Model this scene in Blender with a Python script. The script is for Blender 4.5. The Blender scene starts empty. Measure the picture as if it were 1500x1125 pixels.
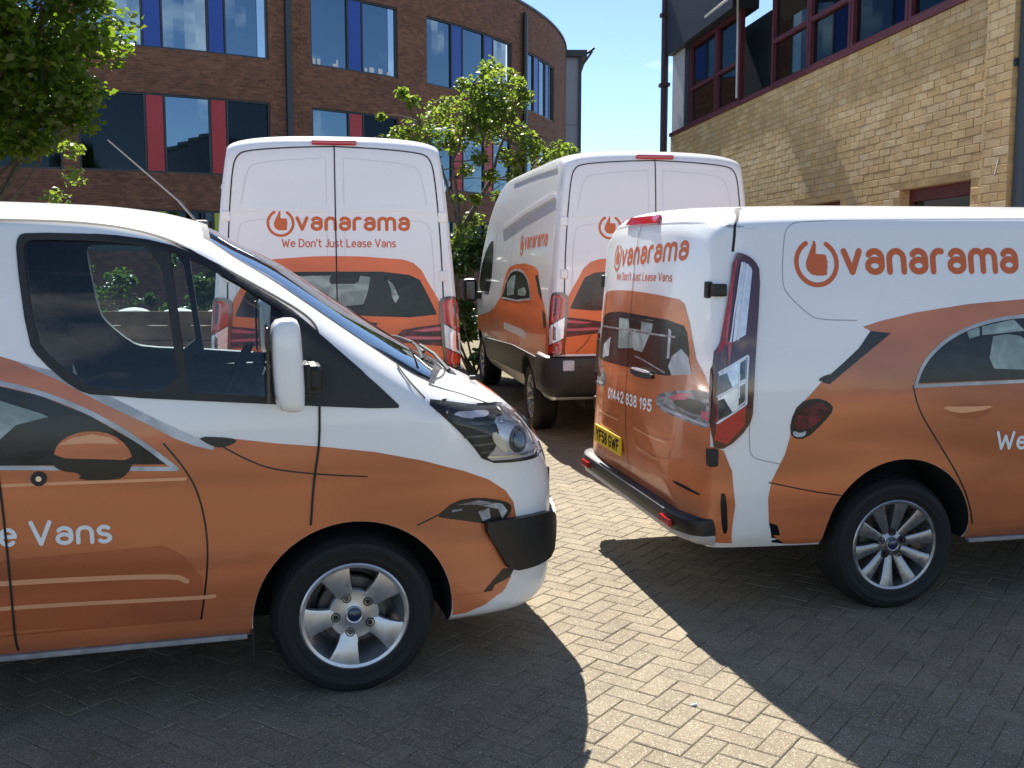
import bpy, bmesh, math, random
import numpy as np
from mathutils import Vector, Matrix
from mathutils.bvhtree import BVHTree
from mathutils.geometry import delaunay_2d_cdt

PI = math.pi
R = math.radians
random.seed(7)
rng = np.random.default_rng(7)
scene = bpy.context.scene
col = scene.collection

# ------------------------------------------------------------------ camera, sky, sun, exposure
cam_d = bpy.data.cameras.new('camera')
cam_d.sensor_width = 36.0
cam_d.lens = 36.0
cam_d.clip_start = 0.05
cam_d.clip_end = 3000
cam = bpy.data.objects.new('camera', cam_d)
cam.location = (0, 0, 1.71)
PITCH = math.atan(160.5 / 1500)
cam.rotation_euler = (PI / 2 - PITCH, 0, 0)
col.objects.link(cam)
scene.camera = cam

SUN_EL, SUN_AZ = R(49), R(-11)          # azimuth measured from +Y (away from the camera) towards +X
sun_dir = Vector((math.cos(SUN_EL) * math.sin(SUN_AZ), math.cos(SUN_EL) * math.cos(SUN_AZ), math.sin(SUN_EL)))
world = bpy.data.worlds.new('World')
scene.world = world
world.use_nodes = True
wn, wl = world.node_tree.nodes, world.node_tree.links
wn.clear()
w_out = wn.new('ShaderNodeOutputWorld')
w_bg = wn.new('ShaderNodeBackground')
w_sky = wn.new('ShaderNodeTexSky')
w_sky.sky_type = 'NISHITA'
w_sky.sun_disc = False
w_sky.sun_elevation = SUN_EL
w_sky.sun_rotation = SUN_AZ
w_sky.altitude = 900
w_sky.air_density = 0.85
w_sky.dust_density = 0.0
w_sky.ozone_density = 2.4
# drifting fair-weather clouds, thicker towards the horizon
w_tc = wn.new('ShaderNodeTexCoord')
w_map = wn.new('ShaderNodeMapping')
w_map.inputs['Scale'].default_value = (2.2, 2.2, 6.0)
w_map.inputs['Location'].default_value = (0.35, 0.1, 0.2)
w_noise = wn.new('ShaderNodeTexNoise')
w_noise.inputs['Scale'].default_value = 1.6
w_noise.inputs['Detail'].default_value = 9
w_noise.inputs['Roughness'].default_value = 0.58
w_ramp = wn.new('ShaderNodeValToRGB')
w_ramp.color_ramp.elements[0].position = 0.56
w_ramp.color_ramp.elements[1].position = 0.72
w_mix = wn.new('ShaderNodeMixRGB')
w_mix.inputs['Color2'].default_value = (10.5, 10.7, 11.0, 1)
wl.new(w_tc.outputs['Generated'], w_map.inputs['Vector'])
wl.new(w_map.outputs['Vector'], w_noise.inputs['Vector'])
wl.new(w_noise.outputs['Fac'], w_ramp.inputs['Fac'])
wl.new(w_ramp.outputs['Color'], w_mix.inputs['Fac'])
wl.new(w_sky.outputs['Color'], w_mix.inputs['Color1'])
wl.new(w_mix.outputs['Color'], w_bg.inputs['Color'])
w_bg.inputs['Strength'].default_value = 0.08
wl.new(w_bg.outputs['Background'], w_out.inputs['Surface'])

sun_d = bpy.data.lights.new('sun', 'SUN')
sun_d.energy = 5.0
sun_d.angle = R(0.5)
sun_d.color = (1.0, 0.95, 0.86)
sun = bpy.data.objects.new('sun', sun_d)
sun.rotation_euler = sun_dir.to_track_quat('Z', 'Y').to_euler()
sun.location = (0, 10, 30)
col.objects.link(sun)

scene.view_settings.view_transform = 'Standard'
scene.view_settings.look = 'None'
scene.view_settings.gamma = 1
scene.view_settings.use_curve_mapping = False
scene.view_settings.exposure = 1.28

# ------------------------------------------------------------------ helpers
def obj(name, verts, faces, mat=None, parent=None, smooth=False):
    me = bpy.data.meshes.new(name)
    me.from_pydata([tuple(v) for v in verts], [], [tuple(f) for f in faces])
    me.validate()
    if mat is not None:
        for m in (mat if isinstance(mat, (list, tuple)) else [mat]):
            me.materials.append(m)
    if smooth:
        me.polygons.foreach_set('use_smooth', [True] * len(me.polygons))
    o = bpy.data.objects.new(name, me)
    col.objects.link(o)
    if parent is not None:
        o.parent = parent
    return o

def from_bm(name, bm, mat=None, parent=None, smooth=False):
    me = bpy.data.meshes.new(name)
    bm.normal_update()
    bm.to_mesh(me)
    bm.free()
    if mat is not None:
        for m in (mat if isinstance(mat, (list, tuple)) else [mat]):
            me.materials.append(m)
    if smooth:
        me.polygons.foreach_set('use_smooth', [True] * len(me.polygons))
    o = bpy.data.objects.new(name, me)
    col.objects.link(o)
    if parent is not None:
        o.parent = parent
    return o

def tag(o, label=None, cat=None, group=None, kind=None):
    if label: o['label'] = label
    if cat: o['category'] = cat
    if group: o['group'] = group
    if kind: o['kind'] = kind
    return o

def empty(name, mat=None, parent=None):
    o = bpy.data.objects.new(name, None)
    o.empty_display_size = 0.2
    col.objects.link(o)
    if mat is not None: o.matrix_world = mat
    if parent is not None: o.parent = parent
    return o

def copy_tree(o, parent=None):
    c = o.copy()
    col.objects.link(c)
    if parent is not None:
        c.parent = parent
    for ch in list(o.children):
        copy_tree(ch, c)
    return c

class MB:
    """collects simple shapes into one mesh"""
    def __init__(s): s.v, s.f = [], []
    def add(s, v, f):
        n = len(s.v)
        s.v += [tuple(p) for p in v]
        s.f += [tuple(i + n for i in q) for q in f]
    def box(s, a, b, M=None, bev=0.0):
        x0, y0, z0 = a; x1, y1, z1 = b
        if bev <= 0:
            v = [(x0,y0,z0),(x1,y0,z0),(x1,y1,z0),(x0,y1,z0),(x0,y0,z1),(x1,y0,z1),(x1,y1,z1),(x0,y1,z1)]
            f = [(0,3,2,1),(4,5,6,7),(0,1,5,4),(1,2,6,5),(2,3,7,6),(3,0,4,7)]
        else:
            bm = bmesh.new()
            bmesh.ops.create_cube(bm, size=1)
            for w in bm.verts:
                w.co = Vector((x0+(w.co.x+.5)*(x1-x0), y0+(w.co.y+.5)*(y1-y0), z0+(w.co.z+.5)*(z1-z0)))
            bmesh.ops.bevel(bm, geom=bm.edges[:], offset=bev, segments=2, affect='EDGES', profile=.5)
            bm.verts.index_update()
            v = [w.co.copy() for w in bm.verts]; f = [[q.index for q in p.verts] for p in bm.faces]
            bm.free()
        if M is not None: v = [M @ Vector(p) for p in v]
        s.add(v, f)
    def tube(s, pts, rad, seg=8, caps=True):
        pts = [Vector(p) for p in pts]
        if not isinstance(rad, (list, tuple)): rad = [rad] * len(pts)
        n0 = len(s.v); ref = None
        for i, p in enumerate(pts):
            t = (pts[min(i+1, len(pts)-1)] - pts[max(i-1, 0)])
            if t.length < 1e-9: t = Vector((0,0,1))
            t.normalize()
            if ref is None:
                ref = Vector((0,0,1)) if abs(t.z) < .9 else Vector((1,0,0))
            a = (ref - t * ref.dot(t)).normalized(); ref = a
            b = t.cross(a)
            for k in range(seg):
                q = 2*PI*k/seg
                s.v.append(tuple(p + (a*math.cos(q) + b*math.sin(q)) * rad[i]))
        for i in range(len(pts)-1):
            for k in range(seg):
                a0 = n0+i*seg+k; a1 = n0+i*seg+(k+1)%seg
                s.f.append((a0, a1, a1+seg, a0+seg))
        if caps:
            s.f.append(tuple(n0+k for k in range(seg))[::-1])
            s.f.append(tuple(n0+(len(pts)-1)*seg+k for k in range(seg)))
    def lathe(s, prof, seg=40, M=None, a0=0, a1=2*PI):
        """profile of (radius, y) spun round the y axis"""
        n0 = len(s.v); full = abs(a1-a0-2*PI) < 1e-6
        cnt = seg if full else seg+1
        for k in range(cnt):
            q = a0+(a1-a0)*k/seg
            for r_, y in prof:
                p = Vector((r_*math.cos(q), y, r_*math.sin(q)))
                s.v.append(tuple(M @ p if M is not None else p))
        m = len(prof)
        for k in range(seg):
            k2 = (k+1) % cnt if full else k+1
            for j in range(m-1):
                s.f.append((n0+k*m+j, n0+k*m+j+1, n0+k2*m+j+1, n0+k2*m+j))
    def build(s, name, mat, parent=None, smooth=False): return obj(name, s.v, s.f, mat, parent, smooth)

def fix_normals(o):
    bm = bmesh.new(); bm.from_mesh(o.data)
    bmesh.ops.remove_doubles(bm, verts=bm.verts[:], dist=1e-5)
    bmesh.ops.recalc_face_normals(bm, faces=bm.faces[:])
    bm.to_mesh(o.data); bm.free()
    return o

def sharp(o, deg=35):
    o.data.polygons.foreach_set('use_smooth', [True]*len(o.data.polygons))
    try: o.data.set_sharp_from_angle(angle=R(deg))
    except Exception: pass
    return o

def pchip(xs, ys):
    xs = np.array(xs, float); ys = np.array(ys, float)
    h = np.diff(xs); d = np.diff(ys)/h
    m = np.zeros(len(xs)); m[0] = d[0]; m[-1] = d[-1]
    for i in range(1, len(xs)-1):
        if d[i-1]*d[i] > 0:
            w1 = 2*h[i]+h[i-1]; w2 = h[i]+2*h[i-1]
            m[i] = (w1+w2)/(w1/d[i-1]+w2/d[i])
    def fn(x):
        x = min(max(x, xs[0]), xs[-1])
        i = min(max(int(np.searchsorted(xs, x))-1, 0), len(xs)-2)
        t = (x-xs[i])/h[i]; t2 = t*t; t3 = t2*t
        return float((2*t3-3*t2+1)*ys[i]+(t3-2*t2+t)*h[i]*m[i]+(-2*t3+3*t2)*ys[i+1]+(t3-t2)*h[i]*m[i+1])
    return fn

# ------------------------------------------------------------------ van bodies: lofted sections
def loft_body(spec, step=0.03, ns=34, nr=12, inset=0.0, xr=None, floor=None):
    zt = pchip(*zip(*spec['top'])); zb = pchip(*zip(*spec['bottom']))
    wp = pchip(*zip(*spec['plan'])); sw = pchip(*zip(*spec['side'])); hs = pchip(*zip(*spec['shoulder']))
    x0, x1 = (spec['top'][0][0], spec['top'][-1][0]) if xr is None else xr
    xs = list(np.arange(x0, x1, step)) + [x1]
    if xr is None:
        xs += spec.get('extra', []); xs = sorted(set(round(float(x), 4) for x in xs if x0 <= x <= x1))
    shear = spec['shear']
    ef = pchip(*zip(*spec['expf'])) if 'expf' in spec else (lambda x: spec.get('exp', 2.5))
    V, F = [], []
    m = 0
    for x in xs:
        t, b, w, h = zt(x), zb(x), wp(x), hs(x)
        t -= inset
        if floor is not None: b = floor
        zs = max(t-h, b+.03)
        half = []
        for i in range(ns+1):
            z = b+(zs-b)*i/ns
            y = (sw(z))*w-inset
            if floor is None and i < 3: y -= (0.045, 0.014, 0.003)[i]
            half.append((y, z))
        y0 = half[-1][0]
        e = 2/ef(x)
        for i in range(1, nr+1):
            q = (PI/2)*i/nr
            half.append((y0*abs(math.cos(q))**e if i < nr else 0.0, zs+(t-zs)*math.sin(q)**e))
        ring = [(-y, z) for y, z in half] + [(y, z) for y, z in half[-2::-1]]
        m = len(ring)
        for y, z in ring:
            V.append((x+shear(x, y, z), y, z))
    n = len(xs)
    for i in range(n-1):
        for j in range(m):
            j2 = (j+1) % m
            F.append((i*m+j, (i+1)*m+j, (i+1)*m+j2, i*m+j2))
    # end caps: rings drawn in to the middle with a slight crown
    for base, bulge in ((0, -spec['bulge'][0]), ((n-1)*m, spec['bulge'][1])):
        ring = [Vector(V[base+j]) for j in range(m)]
        c = Vector((sum(p.x for p in ring)/m, 0, (min(p.z for p in ring)+max(p.z for p in ring))/2))
        prev = [base+j for j in range(m)]
        for k in (.985, .95, .88, .78, .66, .52, .36, .18):
            cur = []
            for p in ring:
                q = c+(p-c)*k
                q.x = xs[0 if base == 0 else -1]
                q.x += shear(q.x, q.y, q.z)+bulge*(1-k**4)
                V.append(tuple(q)); cur.append(len(V)-1)
            for j in range(m):
                j2 = (j+1) % m
                q = (prev[j], prev[j2], cur[j2], cur[j])
                F.append(q if base == 0 else q[::-1])
            prev = cur
        F.append(tuple(prev) if base == 0 else tuple(prev[::-1]))
    return V, F

def sstep(a, b, x):
    t = min(max((x-a)/(b-a), 0), 1)
    return t*t*(3-2*t)

CUSTOM = dict(
    top=[(-2.47,1.86),(-2.455,1.91),(-2.42,1.955),(-2.36,1.98),(-2.2,1.995),(-1.5,2.012),(0,2.015),(.45,2.004),(.7,1.982),(.9,1.935),(1.05,1.855),
         (1.2,1.780),(1.5,1.583),(1.8,1.386),(1.9,1.320),(1.98,1.276),(2.06,1.235),(2.15,1.19),(2.24,1.125),(2.32,1.045),(2.38,.96),(2.42,.87),(2.44,.78)],
    bottom=[(-2.47,.36),(-2.40,.32),(-2.2,.31),(-1.8,.30),(1.0,.275),(1.9,.25),(2.2,.25),(2.32,.28),(2.40,.34),(2.44,.45)],
    plan=[(-2.47,.955),(-2.455,.972),(-2.42,.987),(-2.36,.996),(-2.2,1.0),(1.5,1.0),(1.8,.992),(2.0,.965),(2.12,.93),(2.22,.875),(2.30,.80),(2.36,.71),(2.40,.61),(2.43,.48),(2.44,.38)],
    side=[(.2,.925),(.30,.945),(.45,.966),(.7,.985),(.95,.988),(1.12,.98),(1.25,.965),(1.45,.93),(1.7,.882),(1.85,.848),(2.02,.80)],
    shoulder=[(-2.47,.13),(-2.2,.15),(.3,.16),(.9,.20),(1.3,.275),(1.7,.285),(1.95,.19),(2.2,.2),(2.35,.24),(2.44,.2)],
    shear=lambda x, y, z: (.055*(min(max(z, .3), 1.9)-1.0)-.105*(1-min(abs(y)/.96, 1)**2.2))*sstep(-1.7, -2.40, x),
    bulge=(.018, .012), exp=2.6, expf=[(-2.47,2.6),(.5,2.6),(1.05,2.15),(1.85,2.0),(2.05,2.4),(2.44,2.6)], extra=[-2.463,-2.448,-2.435,2.40,2.415,2.43,2.436])

TRANSIT = dict(
    top=[(-3.05,2.60),(-3.04,2.655),(-3.01,2.705),(-2.95,2.74),(-2.8,2.765),(-2.0,2.785),(.2,2.785),(.7,2.74),(1.1,2.63),(1.4,2.48),(1.7,2.22),(2.2,1.72),(2.4,1.52),(2.55,1.42),(2.7,1.30),(2.82,1.15),(2.88,1.0)],
    bottom=[(-3.05,.62),(-3.0,.58),(-2.9,.46),(-2.6,.40),(2.5,.33),(2.75,.33),(2.88,.45)],
    plan=[(-3.05,.958),(-3.035,.978),(-3.0,.99),(-2.9,1.0),(1.8,1.0),(2.3,.97),(2.6,.90),(2.8,.76),(2.88,.6)],
    side=[(.3,.93),(.5,.965),(.75,1.0),(1.1,1.005),(1.35,.99),(1.7,.962),(2.0,.935),(2.3,.905),(2.55,.87),(2.8,.82)],
    shoulder=[(-3.05,.10),(-2.9,.12),(.5,.14),(1.5,.22),(2.88,.2)],
    shear=lambda x, y, z: .05*(min(max(z, .5), 2.7)-1.4)*sstep(-2.2, -2.9, x),
    bulge=(.022, .012), exp=2.7, extra=[-3.045,-3.03,-3.02])

GSLOPE, GY0 = 0.018, 4.3
def ground_z(y): return GSLOPE*(min(max(y, -10), 22)-GY0)

def pose(cx, cy, yaw):
    n = Vector((0, -GSLOPE, 1)).normalized()
    h = Vector((math.cos(yaw), math.sin(yaw), 0)); h = (h-n*h.dot(n)).normalized()
    l = n.cross(h)
    M = Matrix((h, l, n)).transposed().to_4x4()
    M.translation = Vector((cx, cy, ground_z(cy)))
    return M

POSE_ML = pose(-2.301, 4.592, R(15))
POSE_MR = pose(3.18, 6.30, R(12)) @ Matrix.Translation((0, 0, 0.05))
POSE_TL = pose(-1.90, 11.40, R(99))
POSE_TR = pose(0.84, 12.62, R(99.3))

def body_bvh(spec):
    V, F = loft_body(spec)
    return V, F, BVHTree.FromPolygons([Vector(v) for v in V], F)

# ------------------------------------------------------------------ materials
MATS = {}
def nodes_of(m):
    m.use_nodes = True
    return m.node_tree.nodes, m.node_tree.links, m.node_tree.nodes['Principled BSDF']

def mat(name, base, rough=.5, metal=0.0, coat=0.0, spec=.5, noise=0.0, nscale=20.0, bump=0.0, bscale=80.0, rvar=0.0, sub=None, emit=None):
    """plain procedural material: a base colour with broken-up tone, roughness and fine relief"""
    if name in MATS: return MATS[name]
    m = bpy.data.materials.new(name)
    n, l, b = nodes_of(m)
    b.inputs['Base Color'].default_value = (*base, 1)
    b.inputs['Roughness'].default_value = rough
    b.inputs['Metallic'].default_value = metal
    b.inputs['Specular IOR Level'].default_value = spec
    b.inputs['Coat Weight'].default_value = coat
    b.inputs['Coat Roughness'].default_value = .06
    if noise or rvar or bump:
        tc = n.new('ShaderNodeTexCoord')
    if noise or rvar:
        tx = n.new('ShaderNodeTexNoise'); tx.inputs['Scale'].default_value = nscale; tx.inputs['Detail'].default_value = 6
        l.new(tc.outputs['Object'], tx.inputs['Vector'])
    if noise:
        mr = n.new('ShaderNodeMapRange')
        mr.inputs['From Min'].default_value = .3; mr.inputs['From Max'].default_value = .7
        mr.inputs['To Min'].default_value = 1-noise; mr.inputs['To Max'].default_value = 1+noise
        l.new(tx.outputs['Fac'], mr.inputs['Value'])
        hs = n.new('ShaderNodeHueSaturation'); hs.inputs['Color'].default_value = (*base, 1)
        l.new(mr.outputs['Result'], hs.inputs['Value']); l.new(hs.outputs['Color'], b.inputs['Base Color'])
    if rvar:
        mr2 = n.new('ShaderNodeMapRange')
        mr2.inputs['From Min'].default_value = .3; mr2.inputs['From Max'].default_value = .7
        mr2.inputs['To Min'].default_value = max(rough-rvar, .02); mr2.inputs['To Max'].default_value = rough+rvar
        l.new(tx.outputs['Fac'], mr2.inputs['Value']); l.new(mr2.outputs['Result'], b.inputs['Roughness'])
    if bump:
        t2 = n.new('ShaderNodeTexNoise'); t2.inputs['Scale'].default_value = bscale; t2.inputs['Detail'].default_value = 4
        l.new(tc.outputs['Object'], t2.inputs['Vector'])
        bp = n.new('ShaderNodeBump'); bp.inputs['Strength'].default_value = bump; bp.inputs['Distance'].default_value = .01
        l.new(t2.outputs['Fac'], bp.inputs['Height']); l.new(bp.outputs['Normal'], b.inputs['Normal'])
    if emit:
        b.inputs['Emission Color'].default_value = (*emit[0], 1); b.inputs['Emission Strength'].default_value = emit[1]
    MATS[name] = m
    return m

def paint(name, base, rough, coat, soft=0.0):
    """van paint or vinyl: faint dust that gathers low on the body and slight waviness in the panels"""
    m = bpy.data.materials.new(name)
    n, l, b = nodes_of(m)
    tc = n.new('ShaderNodeTexCoord')
    sep = n.new('ShaderNodeSeparateXYZ'); l.new(tc.outputs['Object'], sep.inputs['Vector'])
    mr = n.new('ShaderNodeMapRange'); mr.inputs['From Min'].default_value = .25; mr.inputs['From Max'].default_value = .75
    mr.inputs['To Min'].default_value = .32; mr.inputs['To Max'].default_value = .0
    l.new(sep.outputs['Z'], mr.inputs['Value'])
    tx = n.new('ShaderNodeTexNoise'); tx.inputs['Scale'].default_value = 9; tx.inputs['Detail'].default_value = 8
    l.new(tc.outputs['Object'], tx.inputs['Vector'])
    mu = n.new('ShaderNodeMath'); mu.operation = 'MULTIPLY'
    l.new(mr.outputs['Result'], mu.inputs[0]); l.new(tx.outputs['Fac'], mu.inputs[1])
    mx = n.new('ShaderNodeMixRGB'); mx.inputs['Color1'].default_value = (*base, 1); mx.inputs['Color2'].default_value = (.16, .13, .10, 1)
    if soft:                            # the printed photograph has its own soft tones, drawn out along the panels
        mp = n.new('ShaderNodeMapping'); mp.inputs['Scale'].default_value = (.55, .9, 2.6); l.new(tc.outputs['Object'], mp.inputs['Vector'])
        t4 = n.new('ShaderNodeTexNoise'); t4.inputs['Scale'].default_value = 1.5; t4.inputs['Detail'].default_value = 2.5; t4.inputs['Distortion'].default_value = .6
        l.new(mp.outputs['Vector'], t4.inputs['Vector'])
        m4 = n.new('ShaderNodeMapRange'); m4.inputs['From Min'].default_value = .32; m4.inputs['From Max'].default_value = .68
        m4.inputs['To Min'].default_value = 1-soft; m4.inputs['To Max'].default_value = 1+soft
        l.new(t4.outputs['Fac'], m4.inputs['Value'])
        h4 = n.new('ShaderNodeHueSaturation'); h4.inputs['Color'].default_value = (*base, 1); l.new(m4.outputs['Result'], h4.inputs['Value'])
        l.new(h4.outputs['Color'], mx.inputs['Color1'])
    l.new(mu.outputs[0], mx.inputs['Fac']); l.new(mx.outputs['Color'], b.inputs['Base Color'])
    b.inputs['Roughness'].default_value = rough
    b.inputs['Coat Weight'].default_value = coat; b.inputs['Coat Roughness'].default_value = .04
    t2 = n.new('ShaderNodeTexNoise'); t2.inputs['Scale'].default_value = 2.3; t2.inputs['Detail'].default_value = 2
    l.new(tc.outputs['Object'], t2.inputs['Vector'])
    bp = n.new('ShaderNodeBump'); bp.inputs['Strength'].default_value = .12; bp.inputs['Distance'].default_value = .02
    l.new(t2.outputs['Fac'], bp.inputs['Height'])
    l.new(bp.outputs['Normal'], b.inputs['Coat Normal']); l.new(bp.outputs['Normal'], b.inputs['Normal'])
    MATS[name] = m
    return m

def glass_mat(name, tint, refl=.5, dark=None):
    """thin glazing: tinted see-through sheet with mirror-like reflection that grows at grazing angles"""
    m = bpy.data.materials.new(name)
    m.use_nodes = True
    n, l = m.node_tree.nodes, m.node_tree.links
    n.clear()
    out = n.new('ShaderNodeOutputMaterial'); tr = n.new('ShaderNodeBsdfTransparent'); gl = n.new('ShaderNodeBsdfGlossy')
    tr.inputs['Color'].default_value = (*tint, 1); gl.inputs['Roughness'].default_value = .01
    fr = n.new('ShaderNodeFresnel'); fr.inputs['IOR'].default_value = 1.0+refl
    gl.inputs['Color'].default_value = (1, 1, 1, 1)
    # both faces of the sheet reflect: 2R / (1 + R)
    a1 = n.new('ShaderNodeMath'); a1.operation = 'ADD'; a1.inputs[1].default_value = 1.0
    a2 = n.new('ShaderNodeMath'); a2.operation = 'DIVIDE'; a3 = n.new('ShaderNodeMath'); a3.operation = 'MULTIPLY'; a3.inputs[1].default_value = 2.0
    l.new(fr.outputs[0], a1.inputs[0]); l.new(fr.outputs[0], a3.inputs[0]); l.new(a3.outputs[0], a2.inputs[0]); l.new(a1.outputs[0], a2.inputs[1])
    mx = n.new('ShaderNodeMixShader')
    l.new(a2.outputs[0], mx.inputs[0]); l.new(tr.outputs[0], mx.inputs[1]); l.new(gl.outputs[0], mx.inputs[2])
    l.new(mx.outputs[0], out.inputs['Surface'])
    MATS[name] = m
    return m

def print_mat(name, c1, c2, scale=(3, 3, 5), coat=.15):
    """printed photograph of glass or lamp: two tones running into each other in soft streaks"""
    m = bpy.data.materials.new(name)
    n, l, b = nodes_of(m)
    tc = n.new('ShaderNodeTexCoord'); mp = n.new('ShaderNodeMapping'); mp.inputs['Scale'].default_value = scale
    tx = n.new('ShaderNodeTexNoise'); tx.inputs['Scale'].default_value = 1.6; tx.inputs['Detail'].default_value = 4; tx.inputs['Distortion'].default_value = 1.1
    rp = n.new('ShaderNodeValToRGB'); rp.color_ramp.elements[0].position = .42; rp.color_ramp.elements[1].position = .68
    rp.color_ramp.elements[0].color = (*c1, 1); rp.color_ramp.elements[1].color = (*c2, 1)
    l.new(tc.outputs['Object'], mp.inputs['Vector']); l.new(mp.outputs['Vector'], tx.inputs['Vector']); l.new(tx.outputs['Fac'], rp.inputs['Fac'])
    l.new(rp.outputs['Color'], b.inputs['Base Color'])
    b.inputs['Specular IOR Level'].default_value = .35
    b.inputs['Roughness'].default_value = .25; b.inputs['Coat Weight'].default_value = coat; b.inputs['Coat Roughness'].default_value = .05
    MATS[name] = m
    return m

WHITE = paint('white_van_paint', (.82, .82, .82), .24, .5)
ORANGE = paint('orange_vinyl_wrap', (.72, .145, .028), .30, .25, .14)
COPPER = paint('copper_orange_vinyl_wrap', (.52, .148, .052), .27, .4, .26)
ORANGE_D = paint('deep_orange_vinyl_wrap', (.42, .105, .033), .3, .25, .2)
ORANGE_L = paint('light_orange_vinyl_wrap', (.78, .36, .18), .28, .6)
LETTER = mat('orange_lettering_vinyl', (.60, .115, .018), .35)
LETTER_W = mat('white_lettering_vinyl', (.82, .82, .82), .3)
PRINT_BK = mat('printed_black_vinyl', (.004, .0045, .006), .28, coat=.1)
PRINT_DK = print_mat('printed_dark_glass_vinyl', (.004, .005, .006), (.020, .022, .026))
PRINT_GY = print_mat('printed_grey_vinyl', (.12, .11, .12), (.45, .47, .49), (5, 5, 12))
PRINT_GN = print_mat('printed_pale_green_vinyl', (.20, .26, .25), (.40, .50, .47))
PRINT_LG = print_mat('printed_light_grey_vinyl', (.36, .38, .41), (.62, .65, .68))
PRINT_RD = print_mat('printed_maroon_vinyl', (.035, .008, .012), (.22, .025, .04), (6, 6, 14))
PRINT_PK = mat('printed_rose_vinyl', (.5, .07, .12), .25, coat=.4)
PLASTIC = mat('black_plastic', (.008, .008, .0085), .45, noise=.25, nscale=60, bump=.12, bscale=500)
RUBBER = mat('tyre_rubber', (.0075, .0075, .0075), .75, noise=.6, nscale=7, bump=.25, bscale=160, rvar=.12)
GAP = mat('panel_gap', (.012, .012, .013), .7)
WELL = mat('wheel_well_black', (.008, .008, .008), .9)
CABIN = mat('cabin_grey_plastic', (.07, .076, .084), .65, noise=.2, nscale=30)
SEATM = mat('seat_cloth', (.03, .036, .046), .85, noise=.3, nscale=50)
ALLOY = mat('alloy_wheel_silver', (.52, .53, .55), .32, metal=.75, noise=.08, nscale=30, rvar=.06)
ALLOY_D = mat('alloy_wheel_grey', (.30, .30, .31), .3, metal=.8, noise=.1, nscale=30, rvar=.08)
STEEL = mat('dull_steel', (.12, .115, .11), .5, metal=.7, noise=.3)
CHROME = mat('chrome', (.75, .76, .78), .12, metal=1.0)
REDLENS = mat('red_lamp_lens', (.42, .008, .012), .12, coat=1.0, noise=.2, nscale=60)
DARKLENS = mat('dark_red_lamp_lens', (.06, .004, .006), .1, coat=1.0)
CLEARLENS = mat('clear_lamp_reflector', (.62, .66, .72), .16, metal=.3, noise=.14, nscale=30, coat=.6)
SMOKE = mat('smoked_reflector', (.07, .08, .10), .12, metal=.6, noise=.5, nscale=14, coat=.6)
SILVER = mat('headlamp_silver', (.60, .57, .58), .22, metal=.25, noise=.28, nscale=12, coat=.4)
AMBER = mat('lamp_bulb_cover', (.75, .68, .5), .3)
YELLOW = mat('yellow_plate', (.72, .47, .015), .4)
BLUEBADGE = mat('wheel_badge_blue', (.012, .02, .06), .25, coat=.6)
GLASS_T = glass_mat('van_door_glass', (.74, .84, .87), .30)
GLASS_W = glass_mat('van_windscreen_glass', (.50, .62, .60), .75)
MIRRORG = mat('shaded_mirror_glass', (.10, .11, .12), .08, metal=1.0)  # dark tint puts the reflected shade into the mirror colour
LENS = glass_mat('headlamp_cover', (.93, .94, .96), .25)

# ------------------------------------------------------------------ decals: flat print, glass and trim that follow a curved body
def circle_poly(cx, cy, r, n=28, ry=None):
    ry = r if ry is None else ry
    return [(cx+r*math.cos(2*PI*k/n), cy+ry*math.sin(2*PI*k/n)) for k in range(n)]

def ccw(p):
    a = sum(p[i-1][0]*p[i][1]-p[i][0]*p[i-1][1] for i in range(len(p)))
    return list(p) if a > 0 else list(p)[::-1]

def densify(poly, d, closed=True):
    out = []
    n = len(poly)
    for i in range(n if closed else n-1):
        a, b = poly[i], poly[(i+1) % n]
        L = math.dist(a, b); k = max(1, int(math.ceil(L/d)))
        for j in range(k):
            t = j/k
            out.append((a[0]+(b[0]-a[0])*t, a[1]+(b[1]-a[1])*t))
    if not closed: out.append(poly[-1])
    return out

def smooth_poly(poly, it=2, closed=True):
    for _ in range(it):
        out = []
        n = len(poly)
        for i in range(n if closed else n-1):
            a, b = poly[i], poly[(i+1) % n]
            out += [(a[0]*.75+b[0]*.25, a[1]*.75+b[1]*.25), (a[0]*.25+b[0]*.75, a[1]*.25+b[1]*.75)]
        if not closed: out = [poly[0]]+out+[poly[-1]]
        poly = out
    return poly

def in_poly(pts, poly):
    x, y = pts[:, 0], pts[:, 1]
    c = np.zeros(len(pts), bool)
    n = len(poly); j = n-1
    for i in range(n):
        xi, yi = poly[i]; xj, yj = poly[j]
        if yi != yj:
            k = ((yi > y) != (yj > y)) & (x < (xj-xi)*(y-yi)/(yj-yi)+xi)
            c ^= k
        j = i
    return c

def stroke(path, w):
    """a drawn line of width w as quads and round joints"""
    out = []
    for a, b in zip(path[:-1], path[1:]):
        L = math.dist(a, b)
        if L < 1e-9: continue
        nx, ny = -(b[1]-a[1])/L*w/2, (b[0]-a[0])/L*w/2
        out.append([(a[0]+nx, a[1]+ny), (a[0]-nx, a[1]-ny), (b[0]-nx, b[1]-ny), (b[0]+nx, b[1]+ny)])
    for p in path: out.append(circle_poly(p[0], p[1], w/2, 10))
    return out

def decal(name, bvh, az, polys, mat_, parent, off=.0015, grid=.045, holes=(), thick=0.0, smooth=True, dens=None, origin=5.0):
    """cover the part of a body that lies inside the outlines; az = the horizontal direction (degrees) the outline is looked at along"""
    a = R(az)
    d = Vector((math.cos(a), math.sin(a), 0)); rgt = Vector((math.sin(a), -math.cos(a), 0)); up = Vector((0, 0, 1))
    if az == 'T': pass
    return _decal(name, bvh, d, rgt, up, polys, mat_, parent, off, grid, holes, thick, smooth, dens, origin)

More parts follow.
